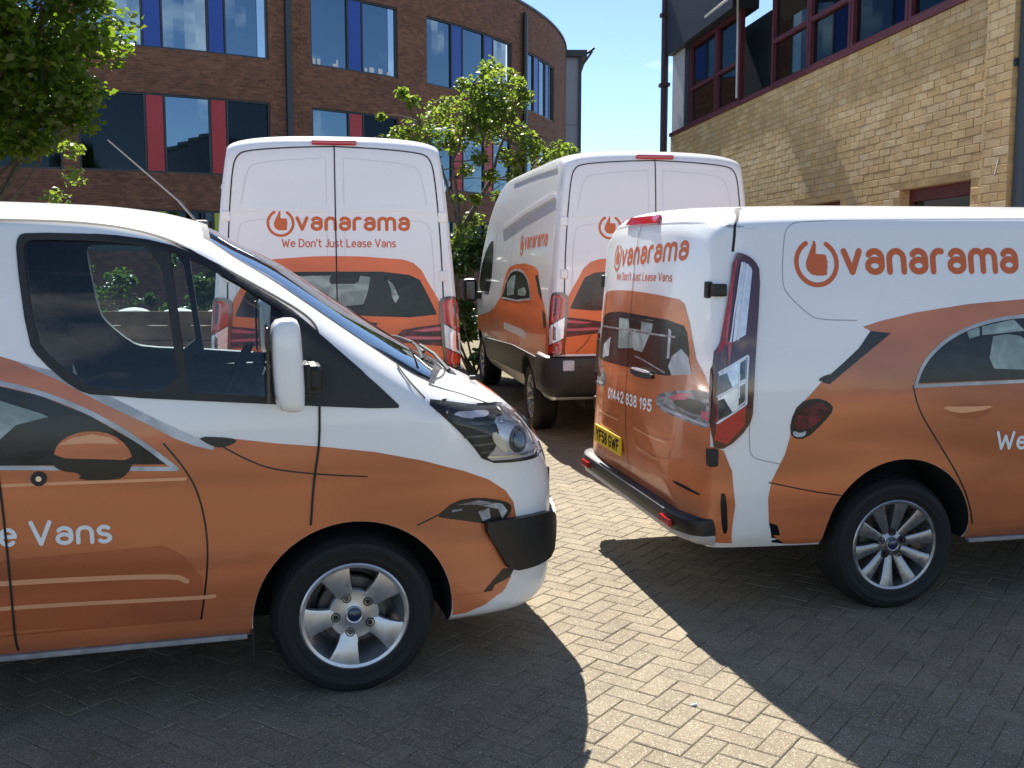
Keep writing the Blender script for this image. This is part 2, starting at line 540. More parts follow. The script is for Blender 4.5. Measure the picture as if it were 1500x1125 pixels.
def decal_top(name, bvh, polys, mat_, parent, **k):
    kw = dict(off=.0015, grid=.045, holes=(), thick=0.0, smooth=True, dens=None, origin=5.0); kw.update(k)
    return _decal(name, bvh, Vector((0, 0, -1)), Vector((1, 0, 0)), Vector((0, 1, 0)), polys, mat_, parent, **kw)

def _decal(name, bvh, d, rgt, up, polys, mat_, parent, off, grid, holes, thick, smooth, dens, origin):
    drawn = all(len(p) in (4, 10) for p in polys) and any(len(p) == 10 for p in polys)
    if name in ('wrap_graphic', 'tail_lamp_lens', 'front_grille') and 1 < len(polys) <= 7 and not drawn:
        for p in polys: o = _decal1(name, bvh, d, rgt, up, [p], mat_, parent, off, grid, holes, thick, smooth, dens, origin)
        return o
    o = _decal1(name, bvh, d, rgt, up, polys, mat_, parent, off, grid, holes, thick, smooth, dens, origin)
    if len(polys) > 7: o['kind'] = 'stuff'
    return o

def _decal1(name, bvh, d, rgt, up, polys, mat_, parent, off, grid, holes, thick, smooth, dens, origin):
    dens = dens or grid
    V, E, Fc = [], [], []
    for p in polys:
        q = densify(ccw(p), dens); n0 = len(V)
        V += q; Fc.append(list(range(n0, n0+len(q))))
    for p in holes:
        q = densify(p, dens); n0 = len(V)
        V += q; E += [(n0+i, n0+(i+1) % len(q)) for i in range(len(q))]
    A = np.array([v for p in polys for v in p])
    lo, hi = A.min(0), A.max(0)
    if (hi-lo).max() > grid*1.5:
        gx, gy = np.meshgrid(np.arange(lo[0]+grid/2, hi[0], grid), np.arange(lo[1]+grid/2, hi[1], grid))
        G = np.stack([gx.ravel(), gy.ravel()], 1)
        V += [tuple(g) for g in G]
    V = [(v[0], v[1]) for v in V]
    r = delaunay_2d_cdt([Vector(v) for v in V], E, Fc, 0, 1e-6)
    P2 = np.array([tuple(v) for v in r[0]]); T = [tuple(f) for f, of in zip(r[2], r[5]) if len(of)]
    if holes and T:
        c = np.array([P2[list(f)].mean(0) for f in T])
        bad = np.zeros(len(T), bool)
        for h in holes: bad |= in_poly(c, h)
        T = [t for t, b in zip(T, bad) if not b]
    used = sorted(set(i for t in T for i in t))
    P3 = {}
    for i in used:
        o = rgt*float(P2[i, 0])+up*float(P2[i, 1])-d*origin
        h, nrm, _, _ = bvh.ray_cast(o, d, 12)
        if h is None: continue
        if nrm.dot(d) > 0: nrm = -nrm
        P3[i] = (h, nrm)
    T = [t for t in T if all(i in P3 for i in t)]
    # leave out faces that jump across an edge of the body
    T2 = []
    for t in T:
        dep = [P3[i][0].dot(d) for i in t]
        if max(dep)-min(dep) < .12+grid: T2.append(t)
    T = T2
    idx = {}; verts = []; faces = []
    for t in T:
        q = []
        for i in t:
            if i not in idx:
                idx[i] = len(verts); verts.append(P3[i][0]+P3[i][1]*off)
            q.append(idx[i])
        if len(set(q)) < 3: continue
        n = (verts[q[1]]-verts[q[0]]).cross(verts[q[2]]-verts[q[0]])
        faces.append(tuple(q) if n.dot(d) < 0 else tuple(q[::-1]))
    if thick > 0:
        ec = {}
        for f in faces:
            for i in range(len(f)):
                a, b = f[i], f[(i+1) % len(f)]
                ec[(a, b)] = 1
        inv = {v: k for k, v in idx.items()}
        low = {}
        for (a, b) in list(ec):
            if (b, a) in ec: continue
            for v in (a, b):
                if v not in low:
                    low[v] = len(verts); verts.append(verts[v]-P3[inv[v]][1]*thick)
            faces.append((b, a, low[a], low[b]))
    o = obj(name, verts, faces, mat_, parent, smooth)
    if thick > 0: sharp(o, 40)
    return o

# ------------------------------------------------------------------ lettering: a rounded one-line alphabet (x-height 1)
def arc(cx, cy, rx, ry, a0, a1, n=12):
    return [(cx+rx*math.cos(R(a0+(a1-a0)*k/n)), cy+ry*math.sin(R(a0+(a1-a0)*k/n))) for k in range(n+1)]
C14 = 1.42
GLYPH = {
 'v': ([[(0,1),(.40,0),(.80,1)]], .80),
 'a': ([arc(.40,.66,.36,.34,150,0,8)+[(.76,.25)], arc(.39,.29,.37,.29,0,360,16)], .76),
 'n': ([[(0,0),(0,.62)]+arc(.38,.62,.38,.38,180,0,10)+[(.76,0)]], .76),
 'r': ([[(0,0),(0,.62)]+arc(.36,.62,.36,.38,180,70,7)], .5),
 'm': ([[(0,0),(0,.64)]+arc(.33,.66,.33,.34,180,0,9)+[(.66,0)], arc(.99,.66,.33,.34,180,0,9)+[(1.32,0)]], 1.32),
 'e': ([[(.02,.53),(.76,.53)]+arc(.39,.5,.38,.5,5,315,16)], .78),
 'o': ([arc(.41,.5,.41,.5,0,360,20)], .82),
 's': ([arc(.31,.75,.30,.25,40,255,9)+arc(.30,.25,.32,.25,80,-140,9)], .62),
 't': ([[(.16,1.36),(.16,.3)]+arc(.42,.28,.26,.28,180,280,6), [(0,1),(.46,1)]], .5),
 'u': ([[(0,1),(0,.38)]+arc(.38,.38,.38,.38,180,360,10)+[(.76,1)], [(.76,.5),(.76,0)]], .76),
 "'": ([[(0,1.42),(0,1.12)]], .05),
 'W': ([[(0,C14),(.36,0),(.72,1.1),(1.08,0),(1.44,C14)]], 1.44),
 'D': ([[(0,0),(0,C14),(.35,C14)]+arc(.35,.71,.62,.71,90,-90,12)+[(0,0)]], .97),
 'J': ([[(.55,C14),(.55,.35)]+arc(.25,.33,.3,.33,0,-140,7)], .55),
 'L': ([[(0,C14),(0,0),(.7,0)]], .7),
 'V': ([[(0,C14),(.5,0),(1.0,C14)]], 1.0),
 'Y': ([[(0,C14),(.45,.66),(.9,C14)], [(.45,.66),(.45,0)]], .9),
 'F': ([[(0,0),(0,C14),(.75,C14)], [(0,.74),(.62,.74)]], .75),
 'G': ([arc(.5,.71,.5,.71,40,320,14)+[(.95,.35),(.95,.66),(.55,.66)]], .98),
 '0': ([arc(.38,.71,.38,.71,0,360,20)], .76),
 '1': ([[(0,1.1),(.3,C14),(.3,0)]], .34),
 '2': ([arc(.37,1.03,.37,.39,170,-20,9)+[(0,0),(.76,0)]], .76),
 '3': ([arc(.34,1.06,.34,.36,150,-90,9)+arc(.34,.36,.4,.36,90,-150,10)], .74),
 '4': ([[(.6,0),(.6,C14),(0,.38),(.85,.38)]], .85),
 '5': ([[(.7,C14),(.1,C14),(.06,.8)]+arc(.34,.44,.4,.44,130,-150,11)], .74),
 '8': ([arc(.37,1.07,.32,.34,0,360,14), arc(.37,.37,.38,.37,0,360,16)], .74),
 '9': ([arc(.37,1.0,.37,.42,0,360,16), arc(.10,.95,.64,.95,0,-75,8)], .74),
}
def text_polys(s, x0, x1, base, xh, weight, slope=0.0, space=.55, gap=None, split=False):
    gap = weight+.16 if gap is None else gap
    paths = []; x = weight/2; end = 0
    for ch in s:
        if ch == ' ':
            x += space; continue
        g, w = GLYPH[ch]
        paths.append([[(x+q[0], q[1]) for q in p] for p in g])
        end = x+w+weight/2
        x += w+gap
    k = (x1-x0)/end
    out = []
    ww = weight*xh
    for p in paths:
        # keep strokes inside the cap and base lines
        sc = lambda q: (x0+q[0]*k, base+ww/2+q[1]*(xh-ww*.8)+slope*(q[0]*k))
        out.append([t for u in p for t in stroke([sc(q) for q in u], ww)])
    return out if split else [t for u in out for t in u]

def words(D, name, s, m, parent, off, *a, **k):
    """a line of lettering as one part with every letter a piece of its own"""
    e = bpy.data.objects.new(name, None); col.objects.link(e); e.parent = parent; e.empty_display_size = .1
    for polys in text_polys(s, *a, split=True, **k): 
        o = D('letter', polys, m, off=off, parent=e)
        if 'kind' in o: del o['kind']
    return e

THUMB = [(-.36,.29),(-.15,.72),(-.07,.94),(.03,.84),(0,.47),(-.02,.35),(.40,.35),(.47,.25),(.46,.13),(.51,.04),(.47,-.08),(.49,-.18),(.44,-.3),(.46,-.43),(.40,-.52),(-.15,-.52),(-.36,-.40),(-.47,-.22),(-.49,0)]
def logo_polys(cx, cy, r):
    ring = stroke([(cx+r*.9*x, cy+r*.9*y) for x, y in arc(0, 0, 1, 1, 118, 422-4, 44)], r*.2)
    return ring+[smooth_poly([(cx+x*r, cy+y*r) for x, y in THUMB], 1)]

def line(pts, w, sm=2): return stroke(smooth_poly(pts, sm, False) if sm else pts, w)

# ------------------------------------------------------------------ wheels (axle along y, outer face towards -y)
def make_wheel(parent, x, y, z, side, tyre_r, rim_r, style):
    w = bpy.data.objects.new('wheel', None); col.objects.link(w); w.parent = parent
    w.empty_display_size = .2
    w.location = (x, y, z)
    if side > 0: w.rotation_euler = (0, 0, PI)
    wd = .215
    t = MB()
    prof = [(rim_r-.005, .0), (rim_r+.010, -.006), (rim_r+.022, -.013), (rim_r+.024, -.0165), (rim_r+.030, -.0170), (rim_r+.032, -.0155), (tyre_r-.060, -.020), (tyre_r-.056, -.0225), (tyre_r-.050, -.0222), (tyre_r-.047, -.0185), (tyre_r-.028, -.013), (tyre_r-.010, .012), (tyre_r, .035)]
    for k in range(5):                      # tread blocks between grooves
        y0 = .035+k*.030
        prof += [(tyre_r, y0+.022), (tyre_r-.007, y0+.024), (tyre_r-.007, y0+.029), (tyre_r, y0+.031)]
    prof += [(tyre_r-.010, wd-.015), (tyre_r-.05, wd+.01), (rim_r+.01, wd), (rim_r-.005, wd-.01)]
    t.lathe(prof, 64)
    sharp(t.build('tyre', RUBBER, w), 30)
    rm = MB()
    lip = [(rim_r+.004, .012), (rim_r+.003, -.004), (rim_r-.004, -.008), (rim_r-.016, -.004), (rim_r-.020, .010), (rim_r-.028, .06), (rim_r-.05, .12), (rim_r-.05, .19)]
    rm.lathe(lip, 64)
    al = ALLOY if style == 5 else ALLOY_D
    n = 5 if style == 5 else 10
    for k in range(n):
        if style == 5:
            a0 = R(72*k+41)
            rows = [(.050, .034, .028), (.085, .036, .022), (.12, .039, .013), (.152, .046, .005), (.185, .056, .001), (rim_r-.012, .066, .001)]
        else:
            a0 = R(36*k+9)
            rows = [(.045, .016, .030), (.08, .021, .024), (.12, .025, .016), (.16, .029, .008), (.195, .034, .002), (rim_r-.012, .040, .000)]
        n0 = len(rm.v)
        for r_, hw, y_ in rows:
            for s, dy in ((-1, .030), (-1, .004), (-.72, 0), (.72, 0), (1, .004), (1, .030)):
                q = a0+s*hw/r_ if r_ > .07 else a0+s*min(hw/r_, .62 if style == 5 else .3)
                rm.v.append((r_*math.cos(q), y_+dy, r_*math.sin(q)))
        for i in range(len(rows)-1):
            for j in range(5):
                a = n0+i*6+j
                rm.f.append((a, a+1, a+7, a+6))
    hubp = [(.0, .020), (.030, .020), (.036, .024), (.062, .027), (.07, .032), (.075, .05)]
    if style == 5: hubp = [(.0, .022), (.034, .022), (.040, .025), (.098, .021), (.103, .026), (.104, .055)]
    rm.lathe(hubp, 36)
    rim = sharp(rm.build('rim', al, w), 32)
    hc = MB(); hc.lathe([(0, .006), (.020, .008), (.026, .011), (.028, .016), (.028, .026)], 28)
    sharp(hc.build('hub_badge', BLUEBADGE, w), 35)
    rg = MB(); rg.lathe([(.028, .012), (.033, .010), (.037, .014), (.037, .026)], 28)
    sharp(rg.build('hub_ring', al, w), 40)
    for k in range(5):
        q = R(72*k+(41 if style == 5 else 90))
        pr = .076 if style == 5 else .062
        M = Matrix.Translation((pr*math.cos(q), 0, pr*math.sin(q)))
        nb = MB()
        nb.lathe([(.0205, .026), (.0195, .0185), (.0145, .0185), (.0145, .024)], 16, M)
        nb.lathe([(0, .010), (.007, .011), (.010, .016), (.010, .024)], 10, M)
        sharp(nb.build('wheel_nut', PLASTIC if k % 2 == 0 else STEEL, w), 40)
    dk = MB()
    dk.lathe([(0, .085), (.14, .085), (.145, .09), (.145, .105), (.0, .105)], 40)
    dk.lathe([(.145, .15), (rim_r-.045, .15)], 40)
    dk.box((-.15, .07, .05), (-.07, .13, .14), Matrix.Rotation(R(25), 4, 'Y'))
    dk.build('brake_disc', STEEL, w)
    return w

def plate(parent, name, cx, z, xface, w=.52, h=.111, yaw=PI, text='YF58 GWF', tilt=0.0):
    """number plate whose face looks along -x (rear)"""
    p = MB(); p.box((xface-.008, -w/2, z-h/2), (xface+.004, w/2, z+h/2), None, .003)
    o = p.build(name, YELLOW, parent); o.location = (0, cx, 0)
    t = text_polys(text, -w/2+.035, w/2-.035, z-.039, .055, .26, space=.45)
    t = [ccw(q) for q in t]
    V, F = [], []
    cs = np.cumsum([0]+[len(q) for q in t]).tolist()
    r = delaunay_2d_cdt([Vector(v) for q in t for v in q], [], [list(range(i, j)) for i, j in zip(cs[:-1], cs[1:])], 0, 1e-6)
    c = obj('plate_characters', [(xface-.0095, -v[0], v[1]) for v in r[0]], [tuple(f) for f, of in zip(r[2], r[5]) if len(of)], PRINT_BK, o)
    return o

def cut_body(name, V, F, cutters, parent, spec_bvh, wheels, arch_r):
    body = obj(name, V, F, [WHITE, WELL, CABIN], parent)
    fix_normals(body)
    for cv, cf in cutters:
        c = obj('cutter', cv, cf); fix_normals(c)
        md = body.modifiers.new('cut', 'BOOLEAN'); md.operation = 'DIFFERENCE'; md.solver = 'EXACT'; md.object = c
        dg = bpy.context.evaluated_depsgraph_get(); dg.update()
        me = bpy.data.meshes.new_from_object(body.evaluated_get(dg))
        body.modifiers.clear()
        old = body.data; body.data = me; bpy.data.meshes.remove(old)
        me_c = c.data; bpy.data.objects.remove(c); bpy.data.meshes.remove(me_c)
    me = body.data
    me.name = name
    mi = np.zeros(len(me.polygons), np.int32)
    for p in me.polygons:
        h = spec_bvh.find_nearest(p.center)
        if h[0] is not None and (h[0]-p.center).length > .006:
            k = 2
            for wx, wz in wheels:
                if math.hypot(p.center.x-wx, p.center.z-wz) < arch_r+.03 and p.center.z < 1.0: k = 1
            mi[p.index] = k
    while len(me.materials) < 3: me.materials.append(None)
    me.materials[0], me.materials[1], me.materials[2] = WHITE, WELL, CABIN
    me.polygons.foreach_set('material_index', mi)
    sharp(body, 40)
    return body

def cyl_y(x, z, r, y0, y1, n=56):
    V = [(x+r*math.cos(2*PI*k/n), y, z+r*math.sin(2*PI*k/n)) for y in (y0, y1) for k in range(n)]
    F = [tuple(range(n)), tuple(range(2*n-1, n-1, -1))]+[(k, n+k, n+(k+1) % n, (k+1) % n)[::-1] for k in range(n)]
    return V, F
def prism(poly, a, b, axis):
    n = len(poly)
    if axis == 'y': V = [(u, t, v) for t in (a, b) for u, v in poly]
    else: V = [(u, v, t) for t in (a, b) for u, v in poly]
    F = [tuple(range(n)), tuple(range(2*n-1, n-1, -1))]+[(k, n+k, n+(k+1) % n, (k+1) % n)[::-1] for k in range(n)]
    return V, F
def mirror_u(polys): return [[(-u, v) for u, v in p] for p in polys]

# ------------------------------------------------------------------ ground and block paving
def island_random_mat(name, colors, rough=.85, speck=None, bump=.25, bscale=180, moss=None):
    """each stone, brick or leaf takes its own tone from a short palette"""
    m = bpy.data.materials.new(name)
    n, l, b = nodes_of(m)
    geo = n.new('ShaderNodeNewGeometry'); oi = n.new('ShaderNodeObjectInfo')
    ad = n.new('ShaderNodeMath'); ad.operation = 'ADD'; fr = n.new('ShaderNodeMath'); fr.operation = 'FRACT'
    l.new(geo.outputs['Random Per Island'], ad.inputs[0]); l.new(oi.outputs['Random'], ad.inputs[1]); l.new(ad.outputs[0], fr.inputs[0])
    rp = n.new('ShaderNodeValToRGB'); rp.color_ramp.interpolation = 'LINEAR'
    el = rp.color_ramp.elements
    while len(el) < len(colors): el.new(.5)
    for i, c in enumerate(colors):
        el[i].position = i/(len(colors)-1); el[i].color = (*c, 1)
    l.new(fr.outputs[0], rp.inputs['Fac'])
    colr = rp.outputs['Color']
    tc = n.new('ShaderNodeNewGeometry')
    tx = n.new('ShaderNodeTexNoise'); tx.inputs['Scale'].default_value = 3.0; tx.inputs['Detail'].default_value = 8; tx.inputs['Roughness'].default_value = .65
    l.new(tc.outputs['Position'], tx.inputs['Vector'])
    mr = n.new('ShaderNodeMapRange'); mr.inputs['From Min'].default_value = .3; mr.inputs['From Max'].default_value = .7
    mr.inputs['To Min'].default_value = .78; mr.inputs['To Max'].default_value = 1.18
    l.new(tx.outputs['Fac'], mr.inputs['Value'])
    hs = n.new('ShaderNodeHueSaturation'); l.new(colr, hs.inputs['Color']); l.new(mr.outputs['Result'], hs.inputs['Value'])
    colr = hs.outputs['Color']
    if moss:
        t5 = n.new('ShaderNodeTexNoise'); t5.inputs['Scale'].default_value = .9; t5.inputs['Detail'].default_value = 7; t5.inputs['Roughness'].default_value = .6
        l.new(tc.outputs['Position'], t5.inputs['Vector'])
        r5 = n.new('ShaderNodeMapRange'); r5.inputs['From Min'].default_value = .56; r5.inputs['From Max'].default_value = .76; r5.inputs['To Max'].default_value = .55
        l.new(t5.outputs['Fac'], r5.inputs['Value'])
        x5 = n.new('ShaderNodeMixRGB'); x5.inputs['Color2'].default_value = (*moss, 1)
        l.new(r5.outputs['Result'], x5.inputs['Fac']); l.new(colr, x5.inputs['Color1']); colr = x5.outputs['Color']
    t2 = n.new('ShaderNodeTexNoise'); t2.inputs['Scale'].default_value = bscale; t2.inputs['Detail'].default_value = 3
    l.new(tc.outputs['Position'], t2.inputs['Vector'])
    if speck:
        vo = n.new('ShaderNodeTexVoronoi'); vo.inputs['Scale'].default_value = speck[0]
        l.new(tc.outputs['Position'], vo.inputs['Vector'])
        sp = n.new('ShaderNodeSeparateColor'); l.new(vo.outputs['Color'], sp.inputs['Color'])
        gt = n.new('ShaderNodeMath'); gt.operation = 'GREATER_THAN'; gt.inputs[1].default_value = speck[1]
        l.new(sp.outputs['Red'], gt.inputs[0])
        lt = n.new('ShaderNodeMath'); lt.operation = 'LESS_THAN'; lt.inputs[1].default_value = .38
        l.new(vo.outputs['Distance'], lt.inputs[0])
        mu = n.new('ShaderNodeMath'); mu.operation = 'MULTIPLY'; l.new(gt.outputs[0], mu.inputs[0]); l.new(lt.outputs[0], mu.inputs[1])
        mx = n.new('ShaderNodeMixRGB'); mx.inputs['Color2'].default_value = (*speck[2], 1)
        l.new(mu.outputs[0], mx.inputs['Fac']); l.new(colr, mx.inputs['Color1']); colr = mx.outputs['Color']
        # dark grit as well
        gt2 = n.new('ShaderNodeMath'); gt2.operation = 'LESS_THAN'; gt2.inputs[1].default_value = .16
        l.new(sp.outputs['Green'], gt2.inputs[0])
        mu2 = n.new('ShaderNodeMath'); mu2.operation = 'MULTIPLY'; l.new(gt2.outputs[0], mu2.inputs[0]); l.new(lt.outputs[0], mu2.inputs[1])
        mx2 = n.new('ShaderNodeMixRGB'); mx2.inputs['Color2'].default_value = (*speck[3], 1)
        l.new(mu2.outputs[0], mx2.inputs['Fac']); l.new(colr, mx2.inputs['Color1']); colr = mx2.outputs['Color']
    l.new(colr, b.inputs['Base Color'])
    b.inputs['Roughness'].default_value = rough
    bp = n.new('ShaderNodeBump'); bp.inputs['Strength'].default_value = bump; bp.inputs['Distance'].default_value = .006
    l.new(t2.outputs['Fac'], bp.inputs['Height']); l.new(bp.outputs['Normal'], b.inputs['Normal'])
    MATS[name] = m
    return m

PAVER = island_random_mat('buff_paving_block', [(.205,.168,.112),(.228,.190,.130),(.194,.160,.110),(.238,.196,.132),(.212,.170,.114)], .9,
                          speck=(140, .66, (.43,.39,.30), (.085,.075,.055)), bump=.5, bscale=260, moss=(.135,.105,.065))
JOINT = mat('sandy_joint', (.15, .122, .068), .95, noise=.4, nscale=14)
TARMAC = mat('tarmac', (.06, .058, .055), .9, noise=.3, nscale=4, bump=.3, bscale=120)

gx = [-400, -40, -12, 12, 40, 400]
gy = [-60, -10, 22, 60, 700]
gv, gf = [], []
for y in gy:
    for x in gx: gv.append((x, y, ground_z(y)-.010))
for j in range(len(gy)-1):
    for i in range(len(gx)-1):
        k = j*len(gx)+i
        gf.append((k, k+1, k+1+len(gx), k+len(gx)))
ground = tag(obj('ground', gv, gf, TARMAC), kind='structure')
pv = []
for y in (-9.9, 21.9):
    for x in (-9, 12): pv.append((x, y, ground_z(y)-.0042))
paving = tag(obj('paving', pv, [(0, 1, 3, 2)], JOINT), kind='structure')

def block_mesh(L, W, H=.012, ch=.0042, j=.0016):
    a, b = L/2-j, W/2-j
    v = [(-a,-b,-H),(a,-b,-H),(a,b,-H),(-a,b,-H),(-a,-b,-ch*.8),(a,-b,-ch*.8),(a,b,-ch*.8),(-a,b,-ch*.8),(-a+ch,-b+ch,0),(a-ch,-b+ch,0),(a-ch,b-ch,0),(-a+ch,b-ch,0)]
    f = []
    for k in range(4):
        k2 = (k+1) % 4
        f += [(k, k2, 4+k2, 4+k), (4+k, 4+k2, 8+k2, 8+k)]
    f.append((8, 9, 10, 11))
    return v, f
U = .1
HB = R(54.5)
ch_, sh_ = math.cos(HB), math.sin(HB)
cells = []
NN = 190
for i in range(-NN, NN):
    for j in range(-NN, NN):
        r_ = (i-j) % 4
        if r_ == 0: cx_, cy_, hv = i+1.0, j+.5, 0
        elif r_ == 3: cx_, cy_, hv = i+.5, j+1.0, 1
        else: continue
        x, y = cx_*U, cy_*U
        X = x*ch_-y*sh_+.5; Y = x*sh_+y*ch_+6.3
        if 2.1 < Y < 12.6 and abs(X) < .56*Y+.7: cells.append((X, Y, hv))
bv_, bf_ = block_mesh(2*U, U)
bm_me = bpy.data.meshes.new('paving_block')
bm_me.from_pydata(bv_, [], bf_); bm_me.materials.append(PAVER)
def seen(c):
    X, Y, _ = c
    px = 750+1500*X/Y
    return -20 < px < 1520 and Y > 3.25
near = sorted([c for c in cells if seen(c)], key=lambda c: c[0]**2*.3+c[1]**2)
# the 300 that show largest, among those that no van stands over
def over(c):
    for P, hl, hw in ((POSE_ML, 2.4, .85), (POSE_MR, 2.4, .85)):
        q = P.inverted() @ Vector((c[0], c[1], 0))
        if abs(q.x) < hl and abs(q.y) < hw: return True
    return False
single = [c for c in near if not over(c)][:300]
sset = set(single)
prng = random.Random(11)
def block_matrix(X, Y, hv):
    z = ground_z(Y)+prng.uniform(-.0015, .0015)
    return Matrix.Translation((X, Y, z)) @ Matrix.Rotation(math.atan(GSLOPE), 4, 'X') @ Matrix.Rotation(HB+(PI/2 if hv else 0)+prng.uniform(-.008, .008), 4, 'Z') @ Matrix.Rotation(prng.uniform(-.007, .007), 4, 'X') @ Matrix.Rotation(prng.uniform(-.005, .005), 4, 'Y')
for c in single:
    o = bpy.data.objects.new('paving_block', bm_me); col.objects.link(o); o.parent = paving
    o.matrix_world = block_matrix(*c)
sv, sf = [], []
for c in cells:
    if c in sset: continue
    M = block_matrix(*c); n0 = len(sv)
    sv += [tuple(M @ Vector(p)) for p in bv_]; sf += [tuple(i+n0 for i in f) for f in bf_]
tag(obj('paving_blocks', sv, sf, PAVER, paving), kind='stuff')

# ------------------------------------------------------------------ left building: curved brick front with coloured window bays
def brick_tex_mat(name, c1, c2, mortar, bw=.225, rh=.075, bump=.5):
    m = bpy.data.materials.new(name)
    n, l, b = nodes_of(m)
    uv = n.new('ShaderNodeUVMap'); uv.uv_map = 'UVMap'
    br = n.new('ShaderNodeTexBrick')
    br.inputs['Scale'].default_value = 1; br.inputs['Brick Width'].default_value = bw; br.inputs['Row Height'].default_value = rh
    br.inputs['Mortar Size'].default_value = .006; br.inputs['Mortar Smooth'].default_value = .2
    br.inputs['Color1'].default_value = (*c1, 1); br.inputs['Color2'].default_value = (*c2, 1); br.inputs['Mortar'].default_value = (*mortar, 1)
    l.new(uv.outputs['UV'], br.inputs['Vector'])
    tx = n.new('ShaderNodeTexNoise'); tx.inputs['Scale'].default_value = 1.2; tx.inputs['Detail'].default_value = 9; tx.inputs['Roughness'].default_value = .7
    l.new(uv.outputs['UV'], tx.inputs['Vector'])
    t3 = n.new('ShaderNodeTexNoise'); t3.inputs['Scale'].default_value = 7; t3.inputs['Detail'].default_value = 4
    mpp = n.new('ShaderNodeMapping'); mpp.inputs['Scale'].default_value = (.6, 1.9, 1); l.new(uv.outputs['UV'], mpp.inputs['Vector']); l.new(mpp.outputs['Vector'], t3.inputs['Vector'])
    ad = n.new('ShaderNodeMath'); ad.operation = 'ADD'; l.new(tx.outputs['Fac'], ad.inputs[0]); l.new(t3.outputs['Fac'], ad.inputs[1])
    mr = n.new('ShaderNodeMapRange'); mr.inputs['From Min'].default_value = .6; mr.inputs['From Max'].default_value = 1.4
    mr.inputs['To Min'].default_value = .55; mr.inputs['To Max'].default_value = 1.45
    l.new(ad.outputs[0], mr.inputs['Value'])
    hs = n.new('ShaderNodeHueSaturation'); l.new(br.outputs['Color'], hs.inputs['Color']); l.new(mr.outputs['Result'], hs.inputs['Value'])
    l.new(hs.outputs['Color'], b.inputs['Base Color'])
    b.inputs['Roughness'].default_value = .9
    bp = n.new('ShaderNodeBump'); bp.inputs['Strength'].default_value = bump; bp.inputs['Distance'].default_value = .012; bp.invert = True
    l.new(br.outputs['Fac'], bp.inputs['Height']); l.new(bp.outputs['Normal'], b.inputs['Normal'])
    MATS[name] = m
    return m

BRICK_D = brick_tex_mat('dark_red_brick', (.25,.105,.058), (.155,.064,.040), (.16,.12,.085))
BRICK_Y = brick_tex_mat('buff_brick', (.48,.34,.16), (.43,.30,.135), (.38,.29,.165))
def facade_glass(name, c, rough=.015):
    m = mat(name, c, rough, metal=1.0)
    return m
FGLASS = facade_glass('coated_window_glass', (.15, .215, .27))
FGLASS_D = facade_glass('dark_window_glass', (.018, .023, .027), .06)  # darker, rougher glass for the dark panes and louvres
FGLASS_REFL = facade_glass('glass_with_painted_reflection', (.52, .60, .64), .05)  # pale strip of glass: a wall reveal's reflection put into the colour
FRAME_D = mat('blue_grey_window_frame', (.028, .042, .055), .45)
P_BLUE = mat('royal_blue_panel', (.010, .065, .36), .35, noise=.08)
P_RED = mat('crimson_panel', (.46, .030, .040), .4, noise=.08)
P_LIME = mat('lime_panel', (.46, .52, .07), .4, noise=.08)
COPING = mat('dark_coping', (.035, .037, .04), .5)

CXB, CYB, RB = -20.4, 51.3, 23.0
# unseen inner_wall below is added to stop sun leaking past the panels
def cylp(phi, z, r=RB): return (CXB+r*math.cos(R(phi)), CYB+r*math.sin(R(phi)), z)
left_bld = empty('curved_brick_building')
left_bld.location = (-8, 33, 0)
bpy.context.view_layer.update()
LBI = Matrix.Translation((8, -33, 0))
def lb(p): return tuple(LBI @ Vector(p))
GROUPS = [(-92, -82.6), (-80.4, -70.6), (-69.5, -55.75), (-52.25, -43.9), (-40.6, -27.5), (-24.6, -14.9)]
ROWS = [(2.40, 3.62), (4.69, 6.97), (8.26, 10.56)]
phis = sorted(set([p for g in GROUPS for p in g]+[float(v) for v in np.arange(-100, 25, 1.0)]))
zz = [-1.0, 2.40, 3.62, 4.69, 6.97, 8.26, 10.56, 12.25]
wv, wf, wuv = [], [], []
def inopen(p, z):
    return any(a < p < b for a, b in GROUPS) and any(a < z < b for a, b in ROWS)
def quad(ps, uvs):
    n0 = len(wv); wv.extend(lb(p) for p in ps); wf.append(tuple(range(n0, n0+4))); wuv.extend(uvs)
def arcs(p): return R(p)*RB
for a, b in zip(phis[:-1], phis[1:]):
    for c, d in zip(zz[:-1], zz[1:]):
        if inopen((a+b)/2, (c+d)/2): continue
        quad([cylp(a, c), cylp(b, c), cylp(b, d), cylp(a, d)], [(arcs(a), c), (arcs(b), c), (arcs(b), d), (arcs(a), d)])
DEP = .14
for g0, g1 in GROUPS:
    for r0, r1 in ROWS:
        for p in (g0, g1): quad([cylp(p, r0), cylp(p, r1), cylp(p, r1, RB-DEP), cylp(p, r0, RB-DEP)], [(0, r0), (0, r1), (DEP, r1), (DEP, r0)])
        pp = [p for p in phis if g0 <= p <= g1]
        for a, b in zip(pp[:-1], pp[1:]):
            for z in (r0, r1): quad([cylp(a, z), cylp(b, z), cylp(b, z, RB-DEP), cylp(a, z, RB-DEP)], [(arcs(a), 0), (arcs(b), 0), (arcs(b), DEP), (arcs(a), DEP)])
